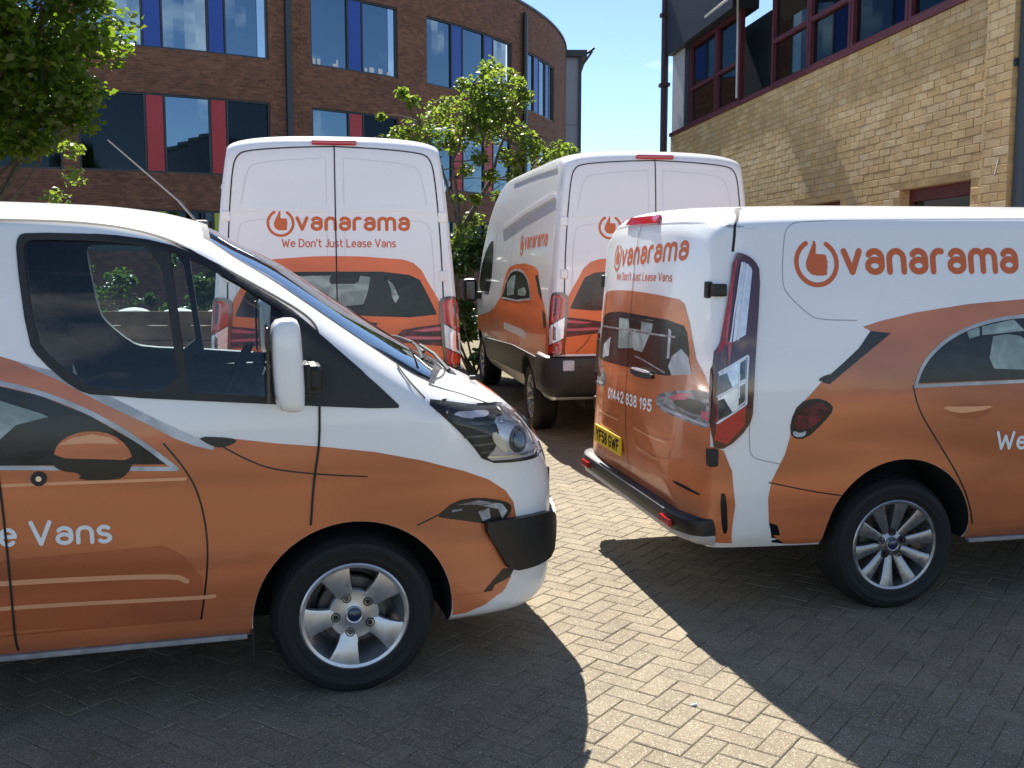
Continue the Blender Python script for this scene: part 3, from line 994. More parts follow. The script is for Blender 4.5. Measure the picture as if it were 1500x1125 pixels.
# raised brick piers beside the rainwater pipe: header courses standing 15 mm proud in alternate rows
wall = obj('wall', wv, wf, BRICK_D, left_bld)
uvl = wall.data.uv_layers.new(name='UVMap')
for i, c in enumerate(wuv): uvl.data[i].uv = c
hv_, hf_ = [], []
hdr = MB()
for p0, p1 in ((-55.35, -54.75), (-53.75, -52.7)):
    for zi in range(int(4.9/.15), int(12.2/.15)):
        nb = max(1, int(abs(arcs(p1)-arcs(p0))/.225))
        for k in range(nb):
            q = p0+(p1-p0)*(k+.3+(.25 if zi % 2 else 0))/nb; dq = math.degrees(.10/RB)
            z = zi*.15
            a = [lb(cylp(q, z, RB-.01)), lb(cylp(q+dq, z, RB-.01)), lb(cylp(q+dq, z+.065, RB-.01)), lb(cylp(q, z+.065, RB-.01))]
            b = [lb(cylp(q, z, RB+.028)), lb(cylp(q+dq, z, RB+.028)), lb(cylp(q+dq, z+.065, RB+.028)), lb(cylp(q, z+.065, RB+.028))]
            hdr.add(a+b, [(4,5,6,7),(0,1,5,4),(1,2,6,5),(2,3,7,6),(3,0,4,7)])
tag(hdr.build('projecting_bricks', mat('header_brick', (.19,.10,.065), .9, noise=.4, nscale=9), left_bld), kind='stuff')
bk = MB()
for a, b in zip(phis[:-1], phis[1:]):
    bk.add([lb(cylp(a, -1, RB-.5)), lb(cylp(b, -1, RB-.5)), lb(cylp(b, 12.2, RB-.5)), lb(cylp(a, 12.2, RB-.5))], [(0,1,2,3)])
bk.build('inner_wall', COPING, left_bld)  # unseen lining, added to block sun through the window gaps
cp = MB()
for a, b in zip(phis[:-1], phis[1:]):
    for r0, r1, z0, z1 in ((RB-.30, RB+.05, 12.25, 12.34),):
        v = [cylp(a,z0,r0),cylp(a,z0,r1),cylp(a,z1,r1),cylp(a,z1,r0),cylp(b,z0,r0),cylp(b,z0,r1),cylp(b,z1,r1),cylp(b,z1,r0)]
        cp.add([lb(p) for p in v], [(0,1,5,4),(1,2,6,5),(2,3,7,6),(3,0,4,7)])
cp.build('coping', COPING, left_bld)
rf = MB()
rp_ = [lb(cylp(p, 12.2, RB-.2)) for p in phis]
rf.add(rp_+[lb((CXB, CYB, 12.2))], [(i, i+1, len(rp_)) for i in range(len(rp_)-1)])
rf.build('roof', COPING, left_bld)
def cbox(mbx, p0, p1, z0, z1, ra, rb_):
    k = max(1, int(math.ceil((p1-p0)/1.0)))
    for i in range(k):
        a = p0+(p1-p0)*i/k; b = p0+(p1-p0)*(i+1)/k
        v = [cylp(a,z0,ra),cylp(a,z0,rb_),cylp(a,z1,rb_),cylp(a,z1,ra),cylp(b,z0,ra),cylp(b,z0,rb_),cylp(b,z1,rb_),cylp(b,z1,ra)]
        f = [(0,1,5,4),(1,2,6,5),(2,3,7,6),(3,0,4,7)]
        if i == 0: f.append((0,3,2,1))
        if i == k-1: f.append((4,5,6,7))
        mbx.add([lb(p) for p in v], f)
SPLITS = [[(-92,-88.9,'p'),(-88.9,-87.6,'c'),(-87.6,-82.6,'p')], [(-80.4,-76.5,'p'),(-76.5,-75.2,'c'),(-75.2,-70.6,'p')],
          [(-69.5,-65.0,'p'),(-65.0,-63.6,'c'),(-63.6,-60.35,'p'),(-60.35,-59.05,'c'),(-59.05,-55.75,'p')],
          [(-52.25,-48.85,'p'),(-48.85,-47.45,'c'),(-47.45,-43.9,'p')],
          [(-40.6,-37.3,'p'),(-37.3,-35.75,'c'),(-35.75,-32.45,'p'),(-32.45,-30.9,'c'),(-30.9,-27.5,'p')],
          [(-24.6,-21.9,'p'),(-21.9,-20.4,'c'),(-20.4,-18.1,'p'),(-18.1,-16.75,'c'),(-16.75,-14.9,'p')]]
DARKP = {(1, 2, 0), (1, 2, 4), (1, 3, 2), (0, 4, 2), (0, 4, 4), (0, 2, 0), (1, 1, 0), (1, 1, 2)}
REFL_STRIP = {(2, 2, 4), (2, 3, 2), (2, 4, 4), (2, 5, 2), (2, 5, 4)}  # panes with a pale reflection strip painted at one end
for ri, (r0, r1) in enumerate(ROWS):
    for gi, sp in enumerate(SPLITS):
        g0, g1 = GROUPS[gi]
        fw = .055; fa = math.degrees(fw/RB)
        fr_ = MB()
        cbox(fr_, g0, g1, r0, r0+fw, RB-DEP+.0, RB-.05); cbox(fr_, g0, g1, r1-fw, r1, RB-DEP, RB-.05)
        edges = sorted(set([s[0] for s in sp]+[sp[-1][1]]))
        for e in edges:
            a = max(g0, e-fa/2) if e > g0 else g0
            b = a+fa if e < g1 else g1
            if e >= g1: a = g1-fa
            cbox(fr_, a, b, r0+fw, r1-fw, RB-DEP, RB-.05)
        wnd = fr_.build('window', FRAME_D, left_bld)
        for si, (a, b, k) in enumerate(sp):
            pn = MB()
            if k == 'p':
                if (ri, gi, si) in REFL_STRIP:
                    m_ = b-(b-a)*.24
                    refl_ = MB(); cbox(refl_, m_, b-fa*.3, r0+fw*.5, r1-fw*.5, RB-DEP+.005, RB-DEP+.030); refl_.build('pane', FGLASS_REFL, wnd)
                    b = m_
                cbox(pn, a+fa*.3, b-fa*.3, r0+fw*.5, r1-fw*.5, RB-DEP+.005, RB-DEP+.030)
                pn.build('pane', FGLASS_D if (ri, gi, si) in DARKP else FGLASS, wnd)
            else:
                cbox(pn, a+fa*.8, b-fa*.8, r0+fw*.8, r1-fw*.8, RB-DEP+.02, RB-.07)
                pn.build('panel', (P_LIME, P_RED, P_BLUE)[ri], wnd)
# things standing on the upper sills
shelf = MB()
srng = random.Random(3)
for p in (-52.0,-51.6,-50.2,-49.9,-47.2,-46.7,-45.8,-44.9): cbox(shelf, p, p+srng.uniform(.18,.45), 8.33, 8.33+srng.uniform(.08,.26), RB-DEP+.031, RB-DEP+.045)
shelf.build('sill_papers', mat('paper_white', (.7,.72,.72), .7), left_bld)
pp = MB(); cbox(pp, -54.45, -54.02, -.5, 12.2, RB+.001, RB+.13); pp.build('downpipe', FRAME_D, left_bld)
pp = MB(); pp.tube([lb(cylp(-25.35, -.3, RB+.14)), lb(cylp(-25.35, 11.9, RB+.14))], .085, 10); pp.tube([lb(cylp(-24.85, -.3, RB+.10)), lb(cylp(-24.85, 11.9, RB+.10))], .06, 10)
sharp(pp.build('downpipe', mat('black_pipe', (.012,.012,.014), .35), left_bld), 40)
tag(left_bld, 'dark red brick building with curved front and blue, red and lime window panels', 'building')

tower = empty('clad_stair_tower'); tower.location = (2.75, 51.5, 0)
tm = MB(); tm.box((-1.6,-1.5,-1),(.42,3,11.95)); tm.build('wall', mat('lilac_grey_cladding', (.33,.34,.40), .55, noise=.06, nscale=1.5), tower)
tm = MB()
for k in range(5): tm.box((-.45+.0*k,-1.515,2.2*k),( .42,-1.505,2.2*k+.02))
tm.box((.42,-1.62,-1),(.55,3,11.95)); tm.build('trim', COPING, tower)
tm = MB(); tm.box((-1.7,-1.8,11.95),(.80,3.2,12.25)); tm.tube([(.80,-1.7,12.1),(1.15,-1.7,12.35)], .06, 8); tm.tube([(.62,-1.7,11.6),(1.05,-1.7,12.2)], .05, 8); tm.build('roof', COPING, tower)
tag(tower, 'pale grey clad tower with dark flat roof behind the curved brick building', 'tower')

# ------------------------------------------------------------------ right building: buff brick wall with a strip of maroon windows
right_bld = empty('yellow_brick_building')
dwx, dwy = -.135, .9908
RBM = Matrix(((dwx, -dwy, 0, 4.1), (dwy, dwx, 0, 8.9), (0, 0, 1, 0), (0, 0, 0, 1)))
right_bld.matrix_world = RBM
MAROON = mat('maroon_window_frame', (.085, .014, .024), .4, noise=.15, nscale=8)
BROWNP = mat('dark_brown_pipe', (.035, .016, .016), .4)
UPPER = mat('dark_slate_cladding', (.018, .024, .033), .45, noise=.2, nscale=2)
WHITEP = mat('pale_grey_panel', (.45, .45, .48), .5, noise=.1)
OG = facade_glass('office_glass', (.075, .088, .095), .02)
SILLZ = 4.12
def uvbox(name, boxes, m, parent):
    V, F, UV = [], [], []
    for a, b in boxes:
        x0,y0,z0 = a; x1,y1,z1 = b
        n0 = len(V)
        V += [(x0,y0,z0),(x1,y0,z0),(x1,y1,z0),(x0,y1,z0),(x0,y0,z1),(x1,y0,z1),(x1,y1,z1),(x0,y1,z1)]
        for q in ((0,3,2,1),(4,5,6,7),(0,1,5,4),(1,2,6,5),(2,3,7,6),(3,0,4,7)):
            F.append(tuple(n0+i for i in q))
            for i in q:
                p = V[n0+i]
                UV.append((p[0], p[2]) if q in ((0,1,5,4),(2,3,7,6)) else (p[1], p[2]))
    o = obj(name, V, F, m, parent)
    u = o.data.uv_layers.new(name='UVMap')
    for i, c in enumerate(UV): u.data[i].uv = c
    return o
OPEN = [(.30, 1.53), (2.87, 4.10), (5.44, 6.67)]
boxes = [((.07,-.30,2.55), (9.62,0,SILLZ))]
e = .07
for a, b in OPEN:
    boxes.append(((e,-.30,-.5), (a,0,2.55))); e = b
boxes.append(((e,-.30,-.5), (9.62,0,2.55)))
for a, b in OPEN: boxes.append(((a,-.30,-.5), (b,0,1.2)))
boxes.append(((9.32,-9,-.5), (9.62,-.30,SILLZ)))
uvbox('wall', boxes, BRICK_Y, right_bld)
uvbox('pillar', [((-.31,-.32,-.5),(.0695,.055,8.0))], BRICK_Y, right_bld)
BRICKM = island_random_mat('buff_brick_piece', [(.48,.34,.16),(.43,.30,.135),(.50,.375,.20),(.46,.325,.15),(.52,.41,.24),(.47,.32,.14)], .88, speck=(140, .93, (.14,.09,.05), (.2,.13,.07)), bump=.3, bscale=70)
def brick_mesh(L, H=.0665, D=.007, ch=.0025):
    a, b = L/2, H/2
    v = [(-a,0,-b),(a,0,-b),(a,0,b),(-a,0,b),(-a,D-ch,-b),(a,D-ch,-b),(a,D-ch,b),(-a,D-ch,b),(-a+ch,D,-b+ch),(a-ch,D,-b+ch),(a-ch,D,b-ch),(-a+ch,D,b-ch)]
    f = []
    for k in range(4):
        k2 = (k+1) % 4
        f += [(k, 4+k, 4+k2, k2), (4+k, 8+k, 8+k2, 4+k2)]
    f.append((8, 11, 10, 9))
    return v, f
blist = []
brng = random.Random(5)
for c in range(30, 55):
    z = c*.0750+.035
    if z > SILLZ-.035: break
    x = .075+(.1125 if c % 2 else 0); first = True
    while x < 9.6:
        L = .215
        if first and c % 2: 
            blist.append((.075+.051, z, .1025)); first = False
        first = False
        if x+L > 9.61: L = 9.61-x
        if L > .05:
            cx_ = x+L/2
            blocked = any(a-.1 < cx_ < b+.1 and z < 2.59 for a, b in OPEN)
            if not blocked: blist.append((cx_, z, L))
        x += .225
bmeshes = {}
def get_brick(L):
    k = round(L, 3)
    if k not in bmeshes:
        me = bpy.data.meshes.new('brick'); v, f = brick_mesh(k); me.from_pydata(v, [], f); me.materials.append(BRICKM); bmeshes[k] = me
    return bmeshes[k]
vis = sorted([b for b in blist if b[1] > 2.30+.0*b[0]], key=lambda b: b[0])
sing = set(vis[:300])
sv, sf = [], []
for b in blist:
    x, z, L = b
    M = Matrix.Translation((x, .0005+brng.uniform(-.001, .0014), z)) @ Matrix.Rotation(brng.uniform(-.005, .005), 4, 'Y') @ Matrix.Rotation(brng.uniform(-.0035, .0035), 4, 'Z')
    if b in sing:
        o = bpy.data.objects.new('brick', get_brick(L)); col.objects.link(o); o.parent = right_bld; o.matrix_local = M
    else:
        v, f = brick_mesh(L); n0 = len(sv)
        sv += [tuple(M @ Vector(p)) for p in v]; sf += [tuple(i+n0 for i in q) for q in f]
tag(obj('bricks', sv, sf, BRICKM, right_bld), kind='stuff')
# pillar bricks in stretcher and header courses
pvv, pff = [], []
for c in range(30, 96):
    z = c*.075+.035
    xs_ = [(-.31,-.205),(-.195,.02),(.03,.068)] if c % 2 else [(-.31,-.095),(-.085,.068)]
    for a, b in xs_:
        v, f = brick_mesh(b-a); n0 = len(pvv); M = Matrix.Translation(((a+b)/2, .0530+brng.uniform(-.001,.001), z))
        pvv += [tuple(M @ Vector(p)) for p in v]; pff += [tuple(i+n0 for i in q) for q in f]
tag(obj('pillar_bricks', pvv, pff, BRICKM, right_bld), kind='stuff')
# strip windows
sl = MB(); sl.box((.07,-.10,SILLZ), (9.62,.035,SILLZ+.06)); sl.build('window_sill', MAROON, right_bld)
def strip_window(x0, x1, z0, z1, trans, y=-.06, glass=OG):
    f_ = MB(); w = .055
    f_.box((x0,y-.05,z0),(x0+w,y+.02,z1)); f_.box((x1-w,y-.05,z0),(x1,y+.02,z1))
    f_.box((x0+w,y-.05,z0),(x1-w,y+.02,z0+w)); f_.box((x0+w,y-.05,z1-w),(x1-w,y+.02,z1))
    f_.box((x0+w,y-.048,trans-w/2),(x1-w,y+.018,trans+w/2))
    wd = f_.build('window', MAROON, right_bld)
    for a, b in ((z0+w*.5, trans), (trans, z1-w*.5)):
        p = MB(); p.box((x0+w*.5,y-.035,a),(x1-w*.5,y-.025,b)); p.build('pane', glass, wd)
    return wd
Z0 = SILLZ+.0605
for a, b in ((7.40,8.72),(6.33,7.38)): strip_window(a, b, Z0, 5.50, 4.77)
for a, b in ((3.97,5.14),(2.85,3.955),(1.60,2.835),(.46,1.585)): strip_window(a, b, Z0, 6.55, 4.77)
strip_window(.10, .45, Z0, 6.55, 4.77)
rc = MB(); rc.box((5.155,-1.2,Z0),(6.32,-1.1,6.55)); rc.box((5.155,-1.1,6.45),(6.32,-.1,6.55)); rc.build('recess', WELL, right_bld)
op = MB(); op.box((5.19,0,-.62),(6.28,.03,0), Matrix.Translation((0,.02,5.72)) @ Matrix.Rotation(R(52), 4, 'X')); op.build('open_sash', WHITEP, right_bld)
pp = MB(); pp.tube([(6.24,.03,Z0+.05),(6.20,.05,5.2),(6.22,.05,5.6)], .016, 6); pp.build('sash_stay', WHITEP, right_bld)
pn = MB(); pn.box((8.96,-.09,Z0),(9.60,-.01,5.55)); pn.build('end_panel', WHITEP, right_bld)
pn = MB(); pn.box((8.725,-.10,Z0),(8.955,-.03,5.50)); pn.build('window_post', UPPER, right_bld)
up = MB(); up.box((6.30,-.30,5.505),(9.62,.10,8.0)); up.box((.075,-.30,6.56),(6.29,.05,8.0)); up.build('upper_cladding', UPPER, right_bld)
bx = MB(); bx.box((.08,-.6,Z0),(5.14,-.5,6.55)); bx.box((6.34,-.6,Z0),(9.6,-.5,5.5)); bx.build('inner_wall', UPPER, right_bld)
pp = MB(); pp.tube([(9.72,.10,-.3),(9.72,.10,6.62),(9.95,.14,6.95),(10.3,.2,7.3)], .065, 10)
for z in (1.5,3.2,5.0,6.2): pp.box((9.63,.02,z),(9.82,.18,z+.06))
sharp(pp.build('downpipe', BROWNP, right_bld), 40)
for a, b in OPEN:
    w_ = MB(); w_.box((a,-.16,1.2),(a+.06,-.10,2.55)); w_.box((b-.06,-.16,1.2),(b,-.10,2.55)); w_.box((a+.06,-.16,2.43),(b-.06,-.10,2.55)); w_.box((a+.06,-.16,1.2),(b-.06,-.10,1.27))
    wd = w_.build('window', MAROON, right_bld)
    p = MB(); p.box((a+.04,-.14,1.22),(b-.04,-.13,2.47)); p.build('pane', OG, wd)
# return front to the right of the pillar, with its dark glazed bay
uvbox('front_wall', [((-.31,-9,-.5),(-.02,-2.2,8.0)),((-.31,-2.2,-.5),(-.02,-.32,.5)),((-.31,-2.2,7.2),(-.02,-.32,8.0))], BRICK_Y, right_bld)
fb = MB(); fb.box((-.24,-.46,.5),(-.18,-.33,7.2)); fb.box((-.24,-2.2,.5),(-.18,-2.1,7.2))
for z in (.5,2.6,4.9,7.1): fb.box((-.24,-2.1,z),(-.18,-.46,z+.1))
wd = fb.build('window', FRAME_D, right_bld)
for z0, z1 in ((.6,2.6),(2.7,4.9),(5.0,7.1)):
    p = MB(); p.box((-.22,-2.1,z0),(-.21,-.46,z1)); p.build('pane', OG, wd)
rr = MB(); rr.box((-.35,-9,8.0),(9.7,.15,8.2)); rr.build('roof', COPING, right_bld)
pp = MB(); pp.tube([(-.375,-.02,-.3),(-.375,-.02,7.9)], .058, 12); pp.box((-.33,-.09,2.0),(-.311,.05,2.06)); pp.box((-.33,-.09,3.4),(-.311,.05,3.46)); sharp(pp.build('downpipe', FRAME_D, right_bld), 40)
tw = MB(); tw.tube([(-.20,.07,2.66),(-.30,.16,2.52)], .006, 5); tw.build('cable_stub', PLASTIC, right_bld)
tag(right_bld, 'yellow brick building with a strip of maroon framed windows above the parked vans', 'building')

# ------------------------------------------------------------------ trees and shrubs
def leaf_mat(name, cols, trans=.45):
    m = bpy.data.materials.new(name)
    m.use_nodes = True
    n, l = m.node_tree.nodes, m.node_tree.links
    n.clear()
    out = n.new('ShaderNodeOutputMaterial')
    geo = n.new('ShaderNodeNewGeometry')
    rp = n.new('ShaderNodeValToRGB'); el = rp.color_ramp.elements
    while len(el) < len(cols): el.new(.5)
    for i, c in enumerate(cols): el[i].position = i/(len(cols)-1); el[i].color = (*c, 1)
    l.new(geo.outputs['Random Per Island'], rp.inputs['Fac'])
    df = n.new('ShaderNodeBsdfDiffuse'); tl = n.new('ShaderNodeBsdfTranslucent'); gs = n.new('ShaderNodeBsdfGlossy'); gs.inputs['Roughness'].default_value = .35
    hs = n.new('ShaderNodeHueSaturation'); hs.inputs['Hue'].default_value = .485; hs.inputs['Saturation'].default_value = 1.15; hs.inputs['Value'].default_value = 2.5
    l.new(rp.outputs['Color'], df.inputs['Color']); l.new(rp.outputs['Color'], hs.inputs['Color']); l.new(hs.outputs['Color'], tl.inputs['Color'])
    m1 = n.new('ShaderNodeMixShader'); m1.inputs[0].default_value = trans
    l.new(df.outputs[0], m1.inputs[1]); l.new(tl.outputs[0], m1.inputs[2])
    m2 = n.new('ShaderNodeMixShader'); m2.inputs[0].default_value = .05
    l.new(m1.outputs[0], m2.inputs[1]); l.new(gs.outputs[0], m2.inputs[2]); l.new(m2.outputs[0], out.inputs['Surface'])
    MATS[name] = m
    return m
BARK = mat('bark', (.10,.08,.06), .9, noise=.4, nscale=14, bump=.6, bscale=40)
LEAF_A = leaf_mat('maple_leaf', [(.05,.10,.016),(.07,.12,.02),(.09,.14,.026),(.06,.11,.018),(.12,.155,.032)], .55)
LEAF_B = leaf_mat('young_leaf', [(.075,.12,.024),(.095,.145,.03),(.12,.165,.038),(.06,.105,.024),(.14,.175,.045)], .52)
LEAF_C = leaf_mat('laurel_leaf', [(.028,.055,.016),(.04,.075,.02),(.055,.095,.026),(.034,.065,.018)], .28)

def leaves(name, pts, size, m, parent, seed=1, up=.55, aspect=.62):
    """every leaf a folded, pointed blade of four small faces"""
    g = np.random.default_rng(seed)
    pts = np.asarray(pts); n = len(pts)
    nor = g.normal(size=(n, 3)); nor[:, 2] = np.abs(nor[:, 2])+up*1.6
    nor /= np.linalg.norm(nor, axis=1)[:, None]
    ax = g.normal(size=(n, 3)); ax[:, 2] -= .5
    ax -= nor*(ax*nor).sum(1)[:, None]; ax /= np.linalg.norm(ax, axis=1)[:, None]
    bx_ = np.cross(nor, ax)
    s = size*g.uniform(.6, 1.25, n)[:, None]
    base = pts-ax*s*.5; tip = pts+ax*s*.55-nor*s*.10
    l1 = pts-ax*s*.08+bx_*s*aspect*.5+nor*s*.09; r1 = pts-ax*s*.08-bx_*s*aspect*.5+nor*s*.09
    mid = pts-nor*s*.02
    V = np.stack([base, l1, tip, r1, mid], 1).reshape(-1, 3)
    F = (np.array([[0,1,4],[1,2,4],[2,3,4],[3,0,4]])[None]+5*np.arange(n)[:, None, None]).reshape(-1, 3)
    me = bpy.data.meshes.new(name)
    me.vertices.add(len(V)); me.vertices.foreach_set('co', V.ravel())
    me.loops.add(F.size); me.loops.foreach_set('vertex_index', F.ravel().astype(np.int32))
    me.polygons.add(len(F)); me.polygons.foreach_set('loop_start', np.arange(0, F.size, 3, dtype=np.int32)); me.polygons.foreach_set('loop_total', np.full(len(F), 3, np.int32))
    me.update(calc_edges=True); me.materials.append(m)
    o = bpy.data.objects.new(name, me); col.objects.link(o)
    if parent: o.parent = parent
    o['kind'] = 'stuff'
    return o
def clump(g, c, r, n, flat=.75):
    d = g.normal(size=(n, 3)); d /= np.linalg.norm(d, axis=1)[:, None]
    rad = g.uniform(0, 1, n)**.45
    return np.array(c)+d*(rad*r)[:, None]*np.array([1, 1, flat])
def limb(mbx, a, b, r0, r1, g, bend=.12, n=6):
    a, b = Vector(a), Vector(b); L = (b-a).length
    off = Vector(tuple(g.normal(size=3)*bend*L))
    pts = [a+(b-a)*t+off*math.sin(PI*t)*.5 for t in [i/n for i in range(n+1)]]
    mbx.tube(pts, [r0+(r1-r0)*i/n for i in range(n+1)], 7)
    return pts

# big tree at the left
g = np.random.default_rng(21)
t1 = empty('broad_leaved_tree'); T0 = Vector((-7.6, 14.0, ground_z(14))); t1.location = T0
tr = MB()
top = limb(tr, (0,0,-.1), (.15,.1,4.4), .20, .12, g, .04, 8)
P = []
cc = []
for k in range(270):
    d = g.normal(size=3); d /= np.linalg.norm(d)
    rr_ = g.uniform(.25, 1.0)**.55
    c = np.array([.15, 0, 5.35-T0.z])+d*rr_*np.array([2.02, 2.0, 2.2])
    if c[2] < 3.2+max(0, c[0]-.9)*.35: continue
    cc.append(c)
for c in [(2.0,-.3,3.9),(1.85,-.2,3.55),(2.1,-.2,4.6),(2.1,-.1,5.1),(1.45,-.3,3.35),(.95,-.4,3.25),(1.2,-.3,3.2),(1.8,-.4,4.2),(2.0,-.5,3.75)]: cc.append(np.array(c))
for i, c in enumerate(cc):
    P.append(clump(g, c, g.uniform(.25,.48), int(g.uniform(90,170)), .6))
    if i % 5 == 0: limb(tr, tuple(top[4+i % 4]), tuple(c), .035, .008, g, .10, 5)
sharp(tr.build('trunk', BARK, t1), 60)
leaves('crown', np.concatenate(P), .125, LEAF_A, t1, 5, .5, .8)
tag(t1, 'large dense green tree at the left edge in front of the dark brick building', 'tree')

# thin tree between the tall vans
g = np.random.default_rng(8)
t2 = empty('slender_tree'); T0 = Vector((-.95, 17.0, ground_z(17))); t2.location = T0
def loc2(px, py, dy=0.0):
    """a spot of the crown given by where it stands, as offsets in metres from the trunk foot"""
    return (px, dy, py)
tr = MB()
trunk = limb(tr, (0,0,-.1), (.10,0,2.15), .085, .065, g, .03, 5)
br1 = limb(tr, trunk[-1], (.62,.1,3.05), .05, .028, g, .05, 6)
br2 = limb(tr, br1[-1], (.95,.1,3.95), .028, .014, g, .08, 6)
br3 = limb(tr, trunk[-2], (-.02,-.1,3.30), .045, .022, g, .05, 6)
br4 = limb(tr, br3[-1], (.30,.1,4.55), .026, .012, g, .08, 6)
br5 = limb(tr, br3[2], (-.55,.1,3.95), .026, .010, g, .08, 6)
CL = [(.60,5.05,.20),(.44,4.80,.24),(.80,4.72,.26),(.32,4.45,.28),(.90,4.45,.24),(1.12,4.60,.18),(.62,4.55,.28),(-.12,4.28,.28),(-.58,4.10,.28),(-.88,3.98,.18),(-1.12,3.86,.14),
      (-.32,3.95,.24),(.12,4.0,.28),(.55,4.05,.28),(.35,4.2,.26),(-.80,4.58,.10),(-1.22,4.30,.07),(1.22,3.72,.20),(1.45,3.62,.20),(1.72,3.66,.20),(1.90,3.74,.16),(1.18,3.92,.15),(1.35,3.85,.14),(1.02,4.10,.18),(.32,2.62,.15),(.14,2.28,.17),(.98,3.30,.12),(1.58,3.18,.12),(.05,2.95,.10),(.70,3.0,.10),(.75,4.25,.25),(-.05,3.85,.2),(.45,3.55,.14),(.85,3.65,.16),(.2,3.4,.12),(.6,3.3,.12),(1.05,3.5,.14),(.25,2.45,.13),(-.05,2.15,.14),(.35,2.9,.1),(-.35,3.55,.14),(-.75,3.75,.14),(-.6,4.42,.12),(.15,4.75,.12),(1.05,4.85,.12)]
P = []
ends = [br1, br2, br3, br4, br5]
for i, (x, z, r_) in enumerate(CL):
    dy = g.uniform(-.5, .5)
    P.append(clump(g, (x, dy, z-T0.z), r_*1.22, int(60+2300*r_*r_), .8))
    src = min((p for e in ends for p in e[2:]), key=lambda p: (Vector((x, dy, z-T0.z))-p).length)
    limb(tr, src, (x, dy, z-T0.z), .014, .005, g, .12, 5)
for k in range(34):        # bare twigs low in the crown
    e = ends[k % 5]; p = e[int(g.integers(2, 6))]
    q = p+Vector((g.uniform(-.2,1.0), g.uniform(-.5,.5), g.uniform(-.35,.45)))
    pts = limb(tr, p, q, .010, .003, g, .15, 4)
    for u in range(2): limb(tr, pts[2+u], q+Vector((g.uniform(-.3,.3), g.uniform(-.2,.2), g.uniform(-.25,.25))), .005, .002, g, .1, 3)
sharp(tr.build('trunk', BARK, t2), 60)
leaves('crown', np.concatenate(P), .092, LEAF_B, t2, 6, .5, .7)
tag(t2, 'slender young tree with sparse bright leaves and bare twigs between the tall vans', 'tree')

def shrub(name, x, y, rx, ry, h, n, size, m, seed, label, cat='shrub', low=.05):
    g = np.random.default_rng(seed)
    o = empty(name); z0 = ground_z(y); o.location = (x, y, z0)
    st = MB(); P = []
    for k in range(9):
        q = g.uniform(0, 2*PI); e = (rx*.6*math.cos(q), ry*.6*math.sin(q), h*g.uniform(.6,.95))
        limb(st, (g.uniform(-.08,.08), g.uniform(-.08,.08), -.05), e, .02, .006, g, .1, 5)
    nc = max(6, n//110)
    for k in range(nc):
        d = g.normal(size=3); d /= np.linalg.norm(d); rr_ = g.uniform(.4,1)**.6
        c = np.array([0, 0, h*(.5+low)])+d*rr_*np.array([rx, ry, h*.45])
        P.append(clump(g, c, g.uniform(.12,.28)*min(1, h/1.4), n//nc, .8))
    st.build('trunk', BARK, o)
    leaves('crown', np.concatenate(P), size, m, o, seed+1, .4, .55)
    tag(o, label, cat)
    return o
shrub('laurel_shrub', -.60, 15.6, 1.05, .7, 2.15, 3600, .13, LEAF_C, 31, 'dark glossy shrub filling the gap between the two tall vans')
shrub('laurel_shrub', -2.6, 19.2, 1.2, .8, 2.2, 2600, .13, LEAF_C, 32, 'dark shrub hidden mostly behind the left tall van', 'shrub')
shrub('hedge_shrub', -5.1, 17.0, 1.5, .9, 2.1, 3800, .11, LEAF_C, 33, 'dark hedge shrub seen through the cab windows of the nearest van')
shrub('hedge_shrub', -7.9, 16.2, 1.6, .9, 2.0, 3000, .11, LEAF_C, 34, 'low dark shrub under the big tree at the left')
shrub('garden_sapling', -4.78, 11.2, .15, .15, 2.5, 420, .075, LEAF_B, 35, 'yellow green sapling tip showing above the nearest van roof', 'sapling', .46)

# timber planter with a chevron board behind the nearest van
crate = empty('timber_planter'); crate.matrix_world = Matrix.Translation((-3.85, 12.3, ground_z(12.3)))
TIMB = mat('weathered_timber', (.20,.13,.075), .85, noise=.35, nscale=6)
for k in range(5):
    b_ = MB(); b_.box((-1.0,-.42,.30+.17*k),(.62,-.385,.30+.17*k+.162), None, .004); b_.build('plank', TIMB, crate)
b_ = MB(); b_.box((-1.0,-.38,.05),(.62,.9,.95)); b_.build('body', TIMB, crate)
b_ = MB()
for x in (-.95,.50): b_.box((x-.05,-.40,0),(x+.05,-.385,.30))
b_.build('leg', TIMB, crate)
cb = MB(); cb.box((.42,-.452,.42),(.60,-.43,1.0)); chb = cb.build('chevron_board', mat('board_white', (.6,.56,.5), .6), crate)
cs = MB()
for k in range(4):
    z = .44+.14*k
    cs.add([(.42,-.4535,z),(.60,-.4535,z+.09),(.60,-.4535,min(z+.16,.995)),(.42,-.4535,z+.07)], [(0,1,2,3)])
cs.build('chevron_stripes', mat('board_red', (.5,.05,.02), .6), chb)
tag(crate, 'brown timber planter with a red and white chevron board, seen through the cab windows', 'planter')
rng2 = random.Random(9)
for k, (x, lab) in enumerate(((-.75,'white sack lying on the left end of the timber planter'),(-.15,'white sack in the middle of the timber planter top'),(.35,'white sack beside the chevron board on the timber planter'))):
    bm = bmesh.new(); bmesh.ops.create_icosphere(bm, subdivisions=3, radius=.19)
    for v in bm.verts:
        v.co = Vector((v.co.x*1.3, v.co.y, v.co.z*.62))*(1+.16*math.sin(9*v.co.x+k)*math.cos(11*v.co.y+2*k))
    o = from_bm('sack', bm, mat('white_sack', (.62,.62,.58), .8, noise=.1), None, True)
    o.location = (-3.85+x, 12.3+.05, ground_z(12.3)+.95+.10)
    tag(o, lab, 'sack', 'white sacks on the planter')

# small litter on the paving
bt = MB(); bt.tube([(0,0,0),(.028,.012,0)], .0045, 8)
bo = bt.build('cigarette_end', LETTER_W); bo.location = (.712, 3.93, ground_z(3.93)+.0055); tag(bo, 'white cigarette end lying on the sunlit paving', 'litter')

